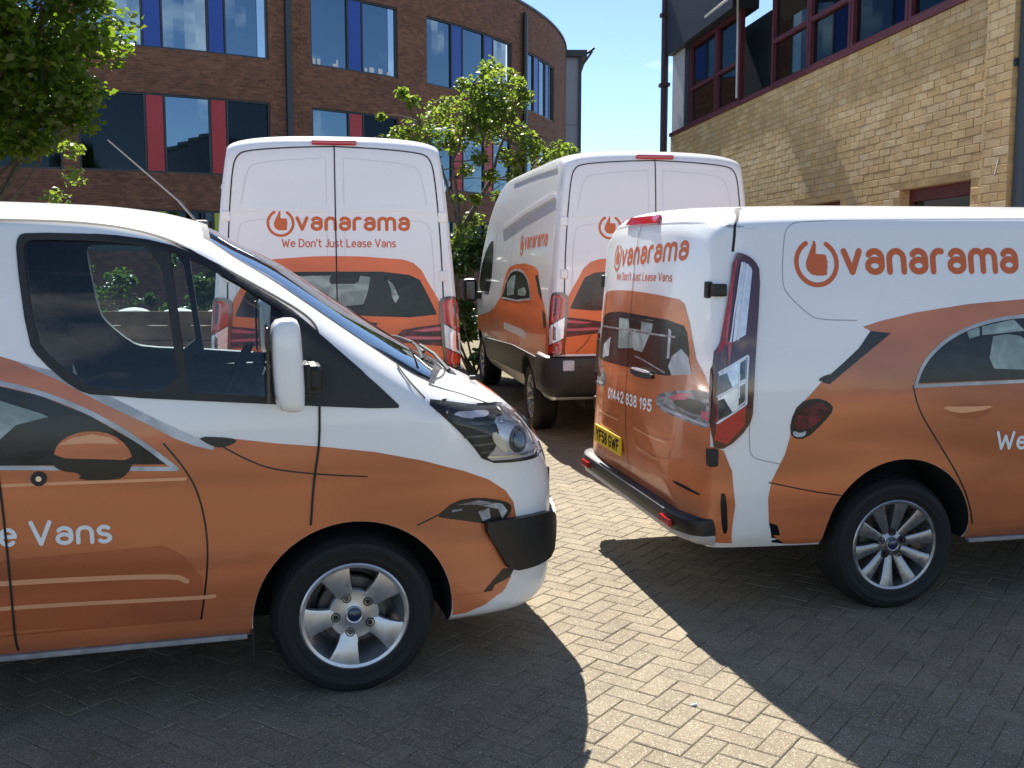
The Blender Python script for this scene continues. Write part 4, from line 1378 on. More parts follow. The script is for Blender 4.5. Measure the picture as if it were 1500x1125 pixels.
# ------------------------------------------------------------------ the medium van
WX, WZ = 1.4665, .33
SIDE_CAR = ([(-1.868,.37),(-2.10,.37),(-2.145,.375),(-2.176,.447),(-2.19,.57),(-2.178,.655),(-2.113,.787),(-2.091,.87),(-2.067,1.003),(-1.996,1.066),(-1.932,1.131),
             (-1.814,1.22),(-1.728,1.29),(-1.66,1.372),(-1.70,1.393),(-1.602,1.42),(-1.489,1.442),(-1.413,1.458),(-1.105,1.498),(-.791,1.519),(-.45,1.525),(-.15,1.508),(.05,1.468),
             (.203,1.424),(.257,1.405),(.374,1.35),(.547,1.262),(.712,1.170),(.85,1.098),(.937,1.093),(1.02,1.089),(1.185,1.063),(1.337,1.045),(1.555,1.012),(1.748,.966),(1.92,.911),
             (2.026,.866),(2.105,.81),(2.145,.753),(2.16,.685),(2.164,.63),(2.15,.45),(2.113,.373),(1.987,.37),(1.868,.37),(1.062,.37),(-1.062,.37)])
ARCH = [circle_poly(WX, WZ, .4056, 56), circle_poly(-WX, WZ, .4056, 56)]

def medium_van():
    root = empty('medium_panel_van')
    V, F, B = body_bvh(CUSTOM)
    pane1 = smooth_poly([(.285,1.805),(.297,1.838),(.33,1.846),(.561,1.842),(.762,1.818),(.80,1.50),(.821,1.274),(.548,1.292),(.478,1.318),(.368,1.422),(.325,1.488)], 1)
    pane2 = [(.799,1.806),(.927,1.748),(1.051,1.674),(1.208,1.572),(1.226,1.535),(1.205,1.24),(.856,1.272),(.83,1.5)]
    screen = [(.945,-.68),(.915,0),(.945,.68),(1.3,.752),(1.81,.812),(1.90,.45),(1.915,0),(1.90,-.45),(1.81,-.812),(1.3,-.752)]
    cut = []
    cav_v, cav_f = loft_body(CUSTOM, step=.06, ns=14, nr=8, inset=.055, xr=(-.12, 1.86), floor=.72)
    cut.append((cav_v, cav_f))
    for s in (-1, 1):
        for p in (pane1, pane2): cut.append(prism(p, s*.62, s*1.3, 'y'))
        for wx in (WX, -WX): cut.append(cyl_y(wx, WZ, .405, s*.60, s*1.25))
    cut.append(prism(screen, .98, 2.4, 'z'))
    body = cut_body('body', V, F, cut, root, B, [(WX, WZ), (-WX, WZ)], .405)
    g = dict(bvh=B, parent=root)
    frame_o = smooth_poly([(.262,1.80),(.270,1.86),(.302,1.872),(.562,1.868),(.775,1.838),(.91,1.782),(1.052,1.70),(1.229,1.588),(1.31,1.518),(1.655,1.200),(1.650,1.178),(1.21,1.212),(.524,1.270),(.448,1.300),(.335,1.410),(.297,1.476)], 1)
    for s, az in ((-1, 90), (1, -90)):
        mm = (lambda ps: ps) if s < 0 else mirror_u
        D = lambda name, polys, mt, **k: decal(name, B, az, mm(polys), mt, k.pop('parent', root), holes=mm(list(k.pop('holes', ()))), **k)
        # print of an orange hatchback along the side
        D('wrap_graphic', [SIDE_CAR], COPPER, holes=ARCH, grid=.04, off=.0012)
        D('wrap_graphic', [[(-1.056,.292),(1.056,.285),(1.062,.376),(-1.062,.376)]], COPPER, grid=.012, dens=.05, off=.0034)
        D('wrap_graphic', [[(1.876,.288),(1.93,.290),(2.02,.318),(2.115,.376),(1.870,.376)]], COPPER, grid=.012, off=.0034)
        D('wrap_graphic', [[(-1.876,.316),(-1.95,.315),(-2.06,.320),(-2.145,.376),(-1.87,.376)]], COPPER, grid=.012, off=.0034)
        if s < 0:
            D('wrap_graphic', [[(.257,1.405),(.374,1.368),(.571,1.269),(.725,1.182),(.87,1.104),(.945,1.080),(.936,1.050),(.869,1.070),(.796,1.102),(.712,1.154),(.547,1.243),(.396,1.333),(.30,1.38)]], PRINT_LG, off=.0022)
            D('wrap_graphic', [[(-1.417,1.112),(-1.39,1.184),(-1.312,1.27),(-1.185,1.348),(-.996,1.406),(-.798,1.427),(-.45,1.428),(-.15,1.405),(.05,1.362),(.201,1.316),(.337,1.277),(.498,1.201),(.661,1.093),(.78,1.004),(.191,1.030),(-.4,1.085),(-.797,1.118)]], PRINT_DK, off=.0022)
            D('wrap_graphic', line([(.80,.985),(.191,1.022),(-.4,1.078),(-.80,1.108),(-1.425,1.098)], .016, 0)+line([(-1.425,1.098),(-1.395,1.184),(-1.325,1.268),(-1.190,1.356),(-.996,1.414),(-.797,1.437),(-.45,1.437),(-.15,1.414),(.05,1.372),(.201,1.328),(.337,1.289),(.498,1.215),(.661,1.108),(.80,.985)], .018), PRINT_LG, off=.0032)
            D('wrap_graphic', [[(-.985,1.336),(-.9,1.345),(-.83,1.335),(-.78,1.30),(-.77,1.20),(-.80,1.165),(-.985,1.175),(-1.01,1.23)], [(-1.13,1.36),(-1.06,1.382),(-1.06,1.34),(-1.12,1.325)], [(-1.045,1.385),(-.86,1.418),(-.80,1.36),(-1.045,1.342)], [(-.05,1.28),(.199,1.265),(.335,1.213),(.369,1.196),(.288,1.168),(.24,1.107),(-.05,1.125)]], PRINT_GN, off=.0031)
            D('wrap_graphic', [[(.19,1.12),(.25,1.175),(.36,1.20),(.45,1.205),(.52,1.185),(.53,1.15),(.45,1.125),(.40,1.08),(.20,1.075)], [(-.62,1.09),(-.60,1.36),(-.55,1.41),(-.48,1.41),(-.45,1.09)]], PRINT_BK, off=.0040)
            D('wrap_graphic', [smooth_poly([(.371,1.050),(.386,1.10),(.437,1.134),(.508,1.144),(.578,1.128),(.628,1.084),(.650,1.026),(.516,1.036)], 1)], COPPER, off=.0050)
            D('wrap_graphic', [[(.390,1.096),(.437,1.120),(.508,1.130),(.575,1.115),(.60,1.09),(.5,1.098)]], ORANGE_L, off=.0057)
            D('wrap_graphic', [smooth_poly([(.364,1.048),(.45,1.042),(.516,1.038),(.650,1.026),(.625,.973),(.584,.955),(.453,.962),(.466,.987),(.396,.999),(.369,1.021)], 1)], PRINT_BK, off=.0055)
            D('wrap_graphic', [smooth_poly([(.873,1.106),(1.007,1.095),(1.03,1.078),(.968,1.056),(.926,1.068)], 1)], PRINT_BK, off=.0030)
            D('wrap_graphic', line([(.758,1.083),(.829,.988),(.875,.893),(.9,.757),(.903,.62),(.877,.425),(.851,.31)], .007)+line([(.973,1.06),(1.068,1.002),(1.157,.963),(1.339,.933),(1.52,.915)], .006)
              +line([(-1.437,1.10),(-1.407,.982),(-1.282,.806),(-1.176,.661),(-1.088,.514),(-1.023,.318)], .008)+line([(-2.19,.65),(-1.957,.593),(-1.80,.565)], .006)+line([(1.72,.70),(1.83,.745),(1.86,.77)], .006)
              +line([(-.62,1.08),(-.60,.8),(-.62,.5),(-.6,.33)], .006)+line([(-.12,1.05),(-.10,.8),(-.12,.5),(-.1,.33)], .006), PRINT_BK, off=.0022)
            D('wrap_graphic', [[(-.45,.66),(.74,.690),(.815,.645),(.880,.54),(.872,.300),(-.45,.30)]], ORANGE_D, off=.0018)
            D('wrap_graphic', line([(-.42,.585),(.164,.590),(.775,.569),(.82,.540)], .020)+line([(-.42,.48),(.157,.493),(.884,.467),(.92,.47)], .016)+line([(-.42,.962),(.3,.955),(.83,.945)], .012), ORANGE_L, off=.0026)
            D('wrap_graphic', [smooth_poly([(-1.27,.985),(-1.122,1.014),(-.985,.976),(-1.04,.929),(-1.176,.925)], 2)], ORANGE_D, off=.0022)
            D('wrap_graphic', [smooth_poly([(-1.29,.995),(-1.12,.988),(-.97,.99),(-1.05,.965),(-1.2,.955)], 1)], ORANGE_L, off=.0030)
            # printed rear lamp, rear window edge and front lamp of the pictured car
            D('wrap_graphic', [[(-1.66,1.372),(-1.55,1.36),(-1.722,1.241),(-1.889,1.12),(-1.932,1.131),(-1.814,1.22),(-1.728,1.29)], smooth_poly([(-1.932,1.131),(-1.95,1.145),(-1.91,1.165),(-1.87,1.17)], 1)], PRINT_BK, off=.0022)
            D('wrap_graphic', [smooth_poly([(-2.086,.865),(-2.094,.944),(-2.05,1.035),(-1.96,1.058),(-1.888,1.034),(-1.862,.996),(-1.921,.931),(-2.008,.855)], 1)], PRINT_BK, off=.0022)
            D('wrap_graphic', [smooth_poly([(-2.07,.91),(-2.07,.955),(-2.03,1.02),(-1.96,1.038),(-1.90,1.02),(-1.89,.995),(-1.94,.94),(-2.0,.90)], 1)], PRINT_RD, off=.0030)
            D('wrap_graphic', [smooth_poly([(-2.080,.903),(-2.038,.886),(-2.005,.901),(-2.016,.868),(-2.073,.870)], 1)], PRINT_LG, off=.0036)
            D('wrap_graphic', [smooth_poly([(1.800,.730),(1.875,.790),(1.98,.797),(2.105,.765),(2.140,.735),(2.12,.688),(2.042,.670),(1.949,.695),(1.831,.722)], 1)], PRINT_BK, off=.0022)
            D('wrap_graphic', [[(1.89,.772),(1.98,.782),(2.09,.755),(2.115,.72),(2.09,.69),(2.07,.735),(1.97,.765)], [(1.98,.735),(2.03,.745),(2.035,.70),(2.0,.69)], [(1.865,.752),(1.91,.757),(1.91,.748),(1.865,.743)]], PRINT_GY, off=.0030)
            D('wrap_graphic', [[(-2.176,.447),(-2.13,.43),(-2.10,.36),(-2.05,.318),(-2.139,.335)]], PRINT_BK, off=.0022)
            D('wrap_graphic', [[(2.10,.468),(2.155,.455),(2.120,.405),(2.05,.34),(1.95,.315),(2.03,.40)]], PRINT_BK, off=.0022)
            D('wrap_graphic', [[(2.06,.40),(2.14,.425),(2.10,.36),(2.03,.335)], ], COPPER, off=.0030)
            # words
            D('logo', logo_polys(-1.927, 1.703, .118), LETTER, off=.0014)
            words(D, 'lettering', 'vanarama', LETTER, root, .0014, -1.792, -.812, 1.642, .126, .25, slope=.004)
            words(D, 'lettering', "We Don't Just Lease Vans", LETTER_W, root, .0034, -.957, .560, .762, .070, .22, slope=-.032, space=.5)
        # seams of the real van
        gaps = (line([(1.341,1.205),(1.337,1.056),(1.312,.921),(1.295,.735)], .009)+line([(.10,1.914),(.30,1.913),(.464,1.908),(.633,1.891),(.78,1.853),(.903,1.788),(1.178,1.630),(1.293,1.557),(1.336,1.514),(1.345,1.478)], .009)
                +line([(.10,1.914),(.105,1.5),(.18,1.1),(.20,.7),(.20,.31)], .008)+line([(1.668,1.336),(1.70,1.283),(1.762,1.212)], .007))
        D('panel_gap', gaps, GAP, off=.0062)
        D('panel_gap', line([(-.2,1.93),(-.73,1.927),(-1.98,1.908),(-2.060,1.885),(-2.089,1.834),(-2.116,1.62),(-2.095,1.555),(-1.985,1.455),(-1.93,1.43),(-1.73,1.424)], .005, 2)
          +line([(-2.303,1.01),(-2.300,.82),(-2.28,.775),(-2.2,.752),(-1.965,.703)], .005, 2), mat('press_line_grey', (.36, .36, .38), .4), off=.0006)
        fr = D('window_frame', [frame_o], PLASTIC, holes=[pane1, pane2], off=.0065, thick=.014, grid=.02)
        for p in (pane1, pane2): D('door_window', [p], GLASS_T, off=-.006)
        # door lock
        D('door_lock', [circle_poly(.319, .975, .027, 20)], PLASTIC, off=.008, thick=.012)
        D('door_lock', [circle_poly(.319, .975, .010, 14)], CHROME, off=.011, thick=.006)
        # lamps
        hl = D('headlamp', [smooth_poly([(1.755,1.212),(1.883,1.190),(2.009,1.164),(2.091,1.156),(2.174,1.124),(2.241,1.062),(2.278,.996),(2.294,.922),(2.173,.923),(2.012,.936),(1.951,1.022),(1.865,1.112)], 1)], PLASTIC, off=.005, thick=.014, grid=.015)
        D('reflector', [[(1.93,1.112),(2.06,1.100),(2.10,1.085),(1.96,1.098)], [(1.915,1.055),(2.06,1.055),(2.06,1.047),(1.92,1.047)], [(1.95,1.018),(2.06,1.020),(2.06,1.012),(1.955,1.010)], [(1.985,.985),(2.06,.987),(2.06,.979),(1.99,.977)]], STEEL, off=.0095, parent=hl, grid=.015)
        D('reflector', [smooth_poly([(2.045,1.112),(2.13,1.112),(2.19,1.085),(2.235,1.03),(2.268,.985),(2.280,.940),(2.15,.940),(2.00,.948),(2.06,1.0),(2.075,1.06)], 1)], SILVER, off=.011, parent=hl, grid=.015)
        D('reflector', [smooth_poly([(1.86,1.150),(1.95,1.150),(2.04,1.140),(2.03,1.120),(1.93,1.125)], 1)], SILVER, off=.011, parent=hl, grid=.015)
        D('indicator_bulb', [smooth_poly([(2.035,1.06),(2.062,1.06),(2.115,.985),(2.095,.972),(2.05,1.01)], 1)], AMBER, off=.018, thick=.01, parent=hl)
        D('projector', stroke(arc(2.160, 1.015, .036, .044, 0, 360, 22), .012), STEEL, off=.016, thick=.006, parent=hl, grid=.02)
        D('projector', [circle_poly(2.160, 1.015, .028, 20, .036)], SMOKE, off=.020, thick=.006, parent=hl)
        D('reflector', line([(2.02,.962),(2.15,.955),(2.268,.958)], .008)+line([(2.215,1.05),(2.245,.965)], .006, 0)+line([(2.08,1.095),(2.19,1.07)], .008, 0), CHROME, off=.016, parent=hl, grid=.02)
        D('lamp_cover', [smooth_poly([(1.80,1.196),(1.90,1.18),(2.009,1.155),(2.091,1.147),(2.170,1.115),(2.232,1.056),(2.268,.992),(2.280,.931),(2.173,.931),(2.020,.944),(1.957,1.026),(1.873,1.112)], 1)], LENS, off=.030, thick=.018, parent=hl, grid=.02)
        # bumper moulding
        D('front_bumper', [smooth_poly([(1.985,.690),(2.073,.692),(2.25,.682),(2.345,.665),(2.395,.60),(2.39,.50),(2.36,.450),(2.25,.450),(2.118,.460),(2.085,.522)], 1)], PLASTIC, off=.035, thick=.04)
        # tail lamp that wraps the corner
        az2 = 45 if s < 0 else -45
        E2 = lambda name, polys, mt, **k: decal(name, B, az2, polys if s < 0 else mirror_u(polys), mt, k.pop('parent', root), **k)
        tl = E2('tail_lamp', [smooth_poly([(-1.052,1.752),(-1.01,1.740),(-.975,1.712),(-.948,1.660),(-.935,1.429),(-.922,1.009),(-.936,.930),(-1.015,.826),(-1.080,.826),(-1.094,1.268),(-1.060,1.334),(-1.052,1.526)], 1)], DARKLENS, off=.020, thick=.035, grid=.025)
        E2('tail_lamp_lens', [[(-1.040,1.715),(-1.030,1.715),(-1.022,1.55),(-1.030,1.34),(-1.07,1.27),(-1.068,.88),(-1.056,.88),(-1.055,1.18),(-1.025,1.22),(-1.040,1.33)]], REDLENS, off=.023, parent=tl)
        E2('tail_lamp_lens', [[(-1.022,1.702),(-1.012,1.702),(-.986,1.678),(-.980,1.66),(-.976,1.362),(-1.020,1.327)]], CLEARLENS, off=.024, parent=tl)
        E2('tail_lamp_lens', [[(-1.055,1.180),(-.964,1.258),(-.960,1.155),(-1.054,1.080)], [(-1.053,1.068),(-.960,1.144),(-.957,1.043),(-1.050,.955)]], CLEARLENS, off=.024, parent=tl)
        E2('tail_lamp_lens', [[(-1.054,1.172),(-1.03,1.185),(-1.005,1.118),(-1.054,1.084)], [(-.985,1.232),(-.966,1.248),(-.962,1.160),(-.983,1.143)], [(-.983,1.118),(-.962,1.136),(-.959,1.052),(-.980,1.032)], [(-1.052,1.055),(-1.035,1.066),(-1.0,1.0),(-1.050,.962)]], SMOKE, off=.0255, parent=tl)
        E2('tail_lamp_lens', line([(-1.057,1.186),(-.962,1.264)], .009, 0)+line([(-1.055,1.074),(-.958,1.150)], .009, 0)+line([(-1.053,.948),(-.955,1.036)], .007, 0)+line([(-.958,1.26),(-.953,1.04)], .007, 0)+line([(-1.022,1.70),(-1.028,1.33)], .006, 0)+line([(-1.0,1.69),(-1.003,1.34)], .007, 0)+line([(-.985,1.18),(-.98,1.07)], .006, 0), mat('lamp_white_rib', (.72, .76, .82), .25, coat=.5), off=.026, parent=tl)
        E2('tail_lamp_lens', [[(-1.050,.948),(-.953,1.030),(-.955,.940),(-1.016,.848),(-1.062,.868)]], REDLENS, off=.024, parent=tl)
        # door hinges beside the lamp
        h1 = MB(); yy = s*.915
        h1.box((-2.47, min(yy, yy-s*.07), 1.545), (-2.40, max(yy, yy-s*.07), 1.605), None, .008)
        h1.box((-2.485, min(yy-s*.05, yy-s*.09), 1.535), (-2.45, max(yy-s*.05, yy-s*.09), 1.615), None, .008)
        h1.build('door_hinge', PLASTIC, root)
        h2 = MB(); yy = s*.972
        h2.box((-2.495, min(yy, yy-s*.055), .735), (-2.44, max(yy, yy-s*.055), .822), None, .008)
        h2.build('door_hinge', PLASTIC, root)
        decal('panel_gap', B, az2, (lambda p: p if s < 0 else mirror_u(p))(line([(-1.16,1.975),(-1.075,1.93),(-1.058,1.87),(-1.055,1.76)], .010)), GAP, root, off=.002)
        # mirror: black arm, white back
        mb = MB()
        prof = [(-.060,.80),(-.045,.98),(-.02,1.0),(.02,.97),(.05,.88),(.066,.7)]
        zs = [1.215,1.222,1.245,1.29,1.36,1.43,1.49,1.53,1.55,1.556]
        ws = [.45,.74,.90,.98,1.0,.985,.95,.86,.66,.35]
        n0 = 0
        for z, w in zip(zs, ws):
            ring = []
            for k in range(20):
                q = 2*PI*k/20
                ex = .5
                cx_, sx_ = math.cos(q), math.sin(q)
                px_ = .059*w*math.copysign(abs(cx_)**ex, cx_)+(.02*(1-w))
                py_ = .105*(.55+.45*w)*math.copysign(abs(sx_)**.6, sx_)
                ring.append((1.215+px_-(z-1.38)*.04, s*1.115+py_*1.0, z))
            mb.v += ring
        nz = len(zs)
        for i in range(nz-1):
            for k in range(20):
                k2 = (k+1) % 20
                mb.f.append((i*20+k, i*20+k2, (i+1)*20+k2, (i+1)*20+k))
        mb.f.append(tuple(range(20))[::-1]); mb.f.append(tuple((nz-1)*20+k for k in range(20)))
        m = fix_normals(mb.build('side_mirror', WHITE, root)); sharp(m, 50)
        ar = MB()
        ar.box((1.20, min(s*.93, s*1.135), 1.275), (1.345, max(s*.93, s*1.135), 1.385), None, .025)
        ar.box((1.270, min(s*1.03, s*1.17), 1.268), (1.300, max(s*1.03, s*1.17), 1.392), None, .014)
        ar.build('mirror_arm', PLASTIC, m)
        gl = MB(); gl.box((1.138, s*1.115-.085, 1.25), (1.150, s*1.115+.085, 1.53), None, .004)
        gl.build('mirror_glass', MIRRORG, m)
    # windscreen
    decal_top('windscreen', B, [screen], GLASS_W, root, off=-.006)
    decal_top('windscreen_border', B, [[(.92,-.695),(.885,0),(.92,.695),(1.3,.764),(1.825,.824),(1.93,.47),(1.945,0),(1.93,-.47),(1.825,-.824),(1.3,-.764)]], PLASTIC, root, off=.0015, holes=[screen])
    cw = MB()
    def glass_at(x, y, up=.022):
        h = B.ray_cast(Vector((x, y, 4)), Vector((0, 0, -1)))[0]
        return (h.x+up*.5, h.y, h.z+up)
    for y0, y1 in ((-.62,-.02), (.02,.60)):
        cw.tube([glass_at(1.865-.06*abs(y/.62), y, .018) for y in np.linspace(y0, y1, 7)], .007, 6)
        cw.tube([glass_at(1.945, y0+.10, .010), glass_at(1.90, y0+.26, .03), glass_at(1.86, y0+.40, .028)], .009, 6)
    cw.build('windscreen_wiper', PLASTIC, root)
    decal_top('cowl_panel', B, [[(1.945,-.52),(1.95,0),(1.945,.52),(1.99,.50),(2.0,0),(1.99,-.50)]], PLASTIC, root, off=.004)
    decal_top('panel_gap', B, line([(1.80,-.845),(1.93,-.60),(1.995,0),(1.93,.60),(1.80,.845)], .009)+line([(1.80,-.845),(2.09,-.80),(2.22,-.66),(2.295,-.36),(2.31,0),(2.295,.36),(2.22,.66),(2.09,.80),(1.80,.845)], .009), GAP, root, off=.0015)
    decal_top('wrap_graphic', B, [smooth_poly([(2.12,-.42),(2.20,-.46),(2.26,-.3),(2.27,.3),(2.20,.46),(2.12,.42),(2.16,0)], 1)], ORANGE, root, off=.0015)
    ws = MB(); ws.box((2.055,-.48,1.225),(2.085,-.455,1.245),None,.004); ws.build('washer_jet', PLASTIC, root)
    # nose
    decal('front_grille', B, 180, [smooth_poly([(-.50,.97),(.50,.97),(.44,.80),(.36,.70),(-.36,.70),(-.44,.80)], 1)], PLASTIC, root, off=.012, thick=.02)
    decal('front_grille', B, 180, [p for k in range(4) for p in line([(-.44+.02*k,.925-.055*k),(.44-.02*k,.925-.055*k)], .016, 0)], CHROME, root, off=.016, thick=.004)
    decal('front_bumper', B, 180, [smooth_poly([(-.62,.655),(.62,.655),(.60,.46),(-.60,.46)], 1)], PLASTIC, root, off=.030, thick=.04)
    np_ = MB(); np_.box((2.4925,-.255,.63),(2.496,.255,.745),None,.004); np_.build('front_number_plate', mat('white_plate', (.75,.75,.73), .4), root)
    pk = MB(); pk.box((2.455,-.30,.605),(2.492,.30,.765),None,.004); pk.build('plate_holder', PLASTIC, root)
    # ---------------- rear doors
    Dr = lambda name, polys, mt, **k: decal(name, B, 0, polys, mt, k.pop('parent', root), **k)
    half = [(0,1.542),(.186,1.540),(.413,1.532),(.605,1.520),(.659,1.50),(.717,1.409),(.747,1.34),(.794,1.238),(.867,1.168),(.91,1.111),(.940,1.009),(.944,.829),(.944,.40)]
    car = half+[(-u, v) for u, v in half[::-1]]
    Dr('wrap_graphic', [car], COPPER, off=.0016, grid=.022)
    for sg, az2 in ((1, 45), (-1, -45)):
        q = [(-1.135,.83),(-1.068,.829),(-1.026,.814),(-.992,.714),(-.980,.544),(-1.005,.345),(-1.135,.36)]
        decal('wrap_graphic', B, az2, [q] if sg > 0 else mirror_u([q]), COPPER, root, off=.0042, grid=.018)
    Dr('wrap_graphic', [[(-.639,1.372),(-.45,1.40),(-.204,1.417),(.193,1.417),(.497,1.412),(.672,1.392),(.706,1.355),(.738,1.259),(.735,1.19),(.62,1.15),(.554,1.128),(.389,1.120),(.103,1.118),(-.275,1.107),(-.649,1.093),(-.81,1.093),(-.80,1.166),(-.74,1.25),(-.66,1.323)]], PRINT_DK, off=.0022)
    Dr('wrap_graphic', [[(-.208,1.382),(-.029,1.389),(-.005,1.334),(.179,1.336),(.187,1.398),(.342,1.4),(.334,1.351),(.283,1.29),(.22,1.22),(.108,1.221),(.074,1.229),(-.195,1.205),(-.203,1.298)]], PRINT_GN, off=.0030)
    Dr('wrap_graphic', [[(-.596,1.111),(-.405,1.142),(-.384,1.256),(-.578,1.196)], [(.528,1.213),(.555,1.219),(.555,1.359),(.525,1.37)]], PRINT_LG, off=.0030)
    Dr('wrap_graphic', [[(.548,1.174),(.581,1.232),(.664,1.276),(.731,1.241),(.770,1.159),(.595,1.135)]], PRINT_LG, off=.0031)
    Dr('wrap_graphic', [[(-.66,1.355),(-.204,1.396),(.193,1.398),(.60,1.392),(.70,1.365),(.70,1.352),(.60,1.376),(.193,1.384),(-.204,1.382),(-.66,1.338)]], PRINT_BK, off=.0036)
    Dr('wrap_graphic', line([(-.70,1.30),(-.3,1.318),(.2,1.325),(.60,1.33)], .010)+line([(.12,1.19),(.3,1.175),(.52,1.14)], .008), PRINT_GY, off=.0037)
    for sg in (1, -1):
        mm = (lambda ps: ps) if sg > 0 else mirror_u
        Dr('wrap_graphic', mm([smooth_poly([(.426,.985),(.468,1.027),(.607,1.056),(.75,1.082),(.877,1.088),(.942,1.084),(.944,.916),(.867,.914),(.723,.928),(.568,.936),(.479,.950)], 1)]), PRINT_GY, off=.0022)
        Dr('wrap_graphic', mm([smooth_poly([(.60,1.0),(.68,1.03),(.756,1.040),(.90,1.036),(.895,.975),(.763,.970)], 1)]), PRINT_BK, off=.0030)
        Dr('wrap_graphic', mm([[(.580,1.022),(.683,1.058),(.78,1.062),(.735,1.030),(.66,1.020),(.626,1.008)], [(.87,.99),(.93,.995),(.93,.95),(.87,.955)]]), PRINT_PK, off=.0036)
        Dr('wrap_graphic', mm([[(.50,.962),(.58,.945),(.72,.938),(.92,.922),(.92,.932),(.72,.952),(.56,.965)]]), PRINT_LG, off=.0036)
        Dr('wrap_graphic', mm([smooth_poly([(.666,.612),(.76,.610),(.925,.588),(.938,.578),(.80,.588),(.68,.598)], 1)]), PRINT_BK, off=.0022)
        decal('wrap_graphic', B, 45 if sg > 0 else -45, mm([smooth_poly([(-1.038,.60),(-1.022,.61),(-1.012,.58),(-1.010,.43),(-1.018,.40),(-1.032,.406)], 1)]), PRINT_BK, root, off=.0056)
        Dr('wrap_graphic', mm(line([(.10,.86),(.135,.80),(.60,.80),(.66,.83)], .006)+line([(.135,.80),(.16,.70),(.58,.695),(.64,.74),(.66,.83)], .007)+line([(.18,.66),(.50,.66)], .006)), ORANGE_D, off=.0022)
        Dr('wrap_graphic', mm(line([(.14,.792),(.58,.786)], .010)+line([(.17,.688),(.50,.684)], .010)+line([(.50,.665),(.53,.625),(.62,.61)], .009)), ORANGE_L, off=.0028)
    words(Dr, 'lettering', '01442 838 195', LETTER_W, root, .0034, -.350, .398, .890, .050, .27, slope=.035, space=.5)
    Dr('logo', logo_polys(-.372, 1.728, .082), LETTER, off=.0014)
    words(Dr, 'lettering', 'vanarama', LETTER, root, .0014, -.278, .650, 1.672, .098, .25, slope=.045)
    Dr('lettering', text_polys("We Don't Just Lease Vans", -.350, .515, 1.594, .034, .22, slope=.012), LETTER, off=.0014)
    Dr('panel_gap', line([(0,1.90),(0,.49)], .006, 0), GAP, off=.0044)
    Dr('panel_gap', line([(-.86,1.86),(-.80,1.895),(-.4,1.905),(.4,1.905),(.80,1.895),(.86,1.86)], .008), mat('press_line_grey', (.36,.36,.38), .4), off=.001)
    Dr('door_handle', [smooth_poly([(.10,1.085),(.40,1.085),(.40,1.125),(.10,1.125)], 1)], PLASTIC, off=.02, thick=.02)
    Dr('door_handle', [smooth_poly([(.13,1.118),(.37,1.118),(.37,1.132),(.13,1.132)], 1)], WHITE, off=.024, thick=.01)
    bl = Dr('brake_light', [[(-.26,1.902),(.26,1.902),(.24,1.94),(-.24,1.94)]], REDLENS, off=.020, thick=.05, grid=.03)
    h = B.ray_cast(Vector((-6, .32, .645)), Vector((1, 0, 0)))[0]
    pl = plate(root, 'number_plate', .0, .645, h.x-.012)
    pl.location = (0, .325, 0)
    hs = B.ray_cast(Vector((-6, 0, .645)), Vector((1, 0, 0)))[0]
    # rear bumper: a step that follows the bowed tail
    path = []
    for k in range(121):
        q = R(-86+172*k/120)
        dv = Vector((-math.cos(q), math.sin(q), 0))
        hh, nn, _, _ = B.ray_cast(Vector((-2.0, 0, .43))+dv*4*Vector((1, 1, 0)).length, -dv, 10)
        c0 = Vector((-2.05, 0, .43))
        hh, nn, _, _ = B.ray_cast(c0+dv*3, -dv, 10)
        nn = Vector((nn.x, nn.y, 0)).normalized()
        fade = sstep(-2.435, -2.545, hh.x)
        path.append((hh, nn, fade))
    def band(name, prof, mt, x_lim=-2.20):
        Vv, Ff = [], []
        pts = [p for p in path if p[0].x < x_lim]
        for hh, nn, fd in pts:
            for off, z in prof: Vv.append((hh.x+nn.x*(off*fd+.002), hh.y+nn.y*(off*fd+.002), z))
        mlen = len(prof)
        for i in range(len(pts)-1):
            for j in range(mlen-1): Ff.append((i*mlen+j, i*mlen+j+1, (i+1)*mlen+j+1, (i+1)*mlen+j))
        o = obj(name, Vv, Ff, mt, root); fix_normals(o); return sharp(o, 45)
    band('bumper_step', [(-.03,.478),(.048,.474),(.060,.466)], PLASTIC, -2.437)
    band('rear_bumper', [(.060,.466),(.064,.455),(.062,.415),(.056,.392)], PLASTIC, -2.437)
    band('bumper_lip', [(.056,.392),(.058,.386),(.050,.362),(.01,.345),(-.03,.342)], mat('bumper_lip_grey', (.38,.36,.34), .35, noise=.2), -2.437)
    for y in (-.72, .72):
        hh = B.ray_cast(Vector((-6, y, .50)), Vector((1, 0, 0)))[0]
        rf = MB(); rf.box((hh.x-.070, y-.07, .402), (hh.x-.05, y+.07, .44), Matrix.Translation((0, 0, 0)), .004)
        rf.build('bumper_reflector', REDLENS, root)
    # sill strip along the bottom edge
    for s in (-1, 1):
        sm = MB(); sm.box((-1.04, min(s*.90, s*.935), .268), (1.04, max(s*.90, s*.935), .290), None, .006)
        sm.build('sill_edge', mat('sill_grey', (.26,.26,.26), .5, noise=.25), root)
        mf = MB(); mf.box((1.055, min(s*.72, s*.93), .14), (1.067, max(s*.72, s*.93), .36), None, .003)
        mf.build('mud_flap', PLASTIC, root)
    ub = MB(); ub.box((-2.2,-.62,.25),(2.2,.62,.34)); ub.box((-2.0,-.25,.20),(1.9,-.12,.26)); ub.build('underbody', WELL, root)
    # cab
    st = MB()
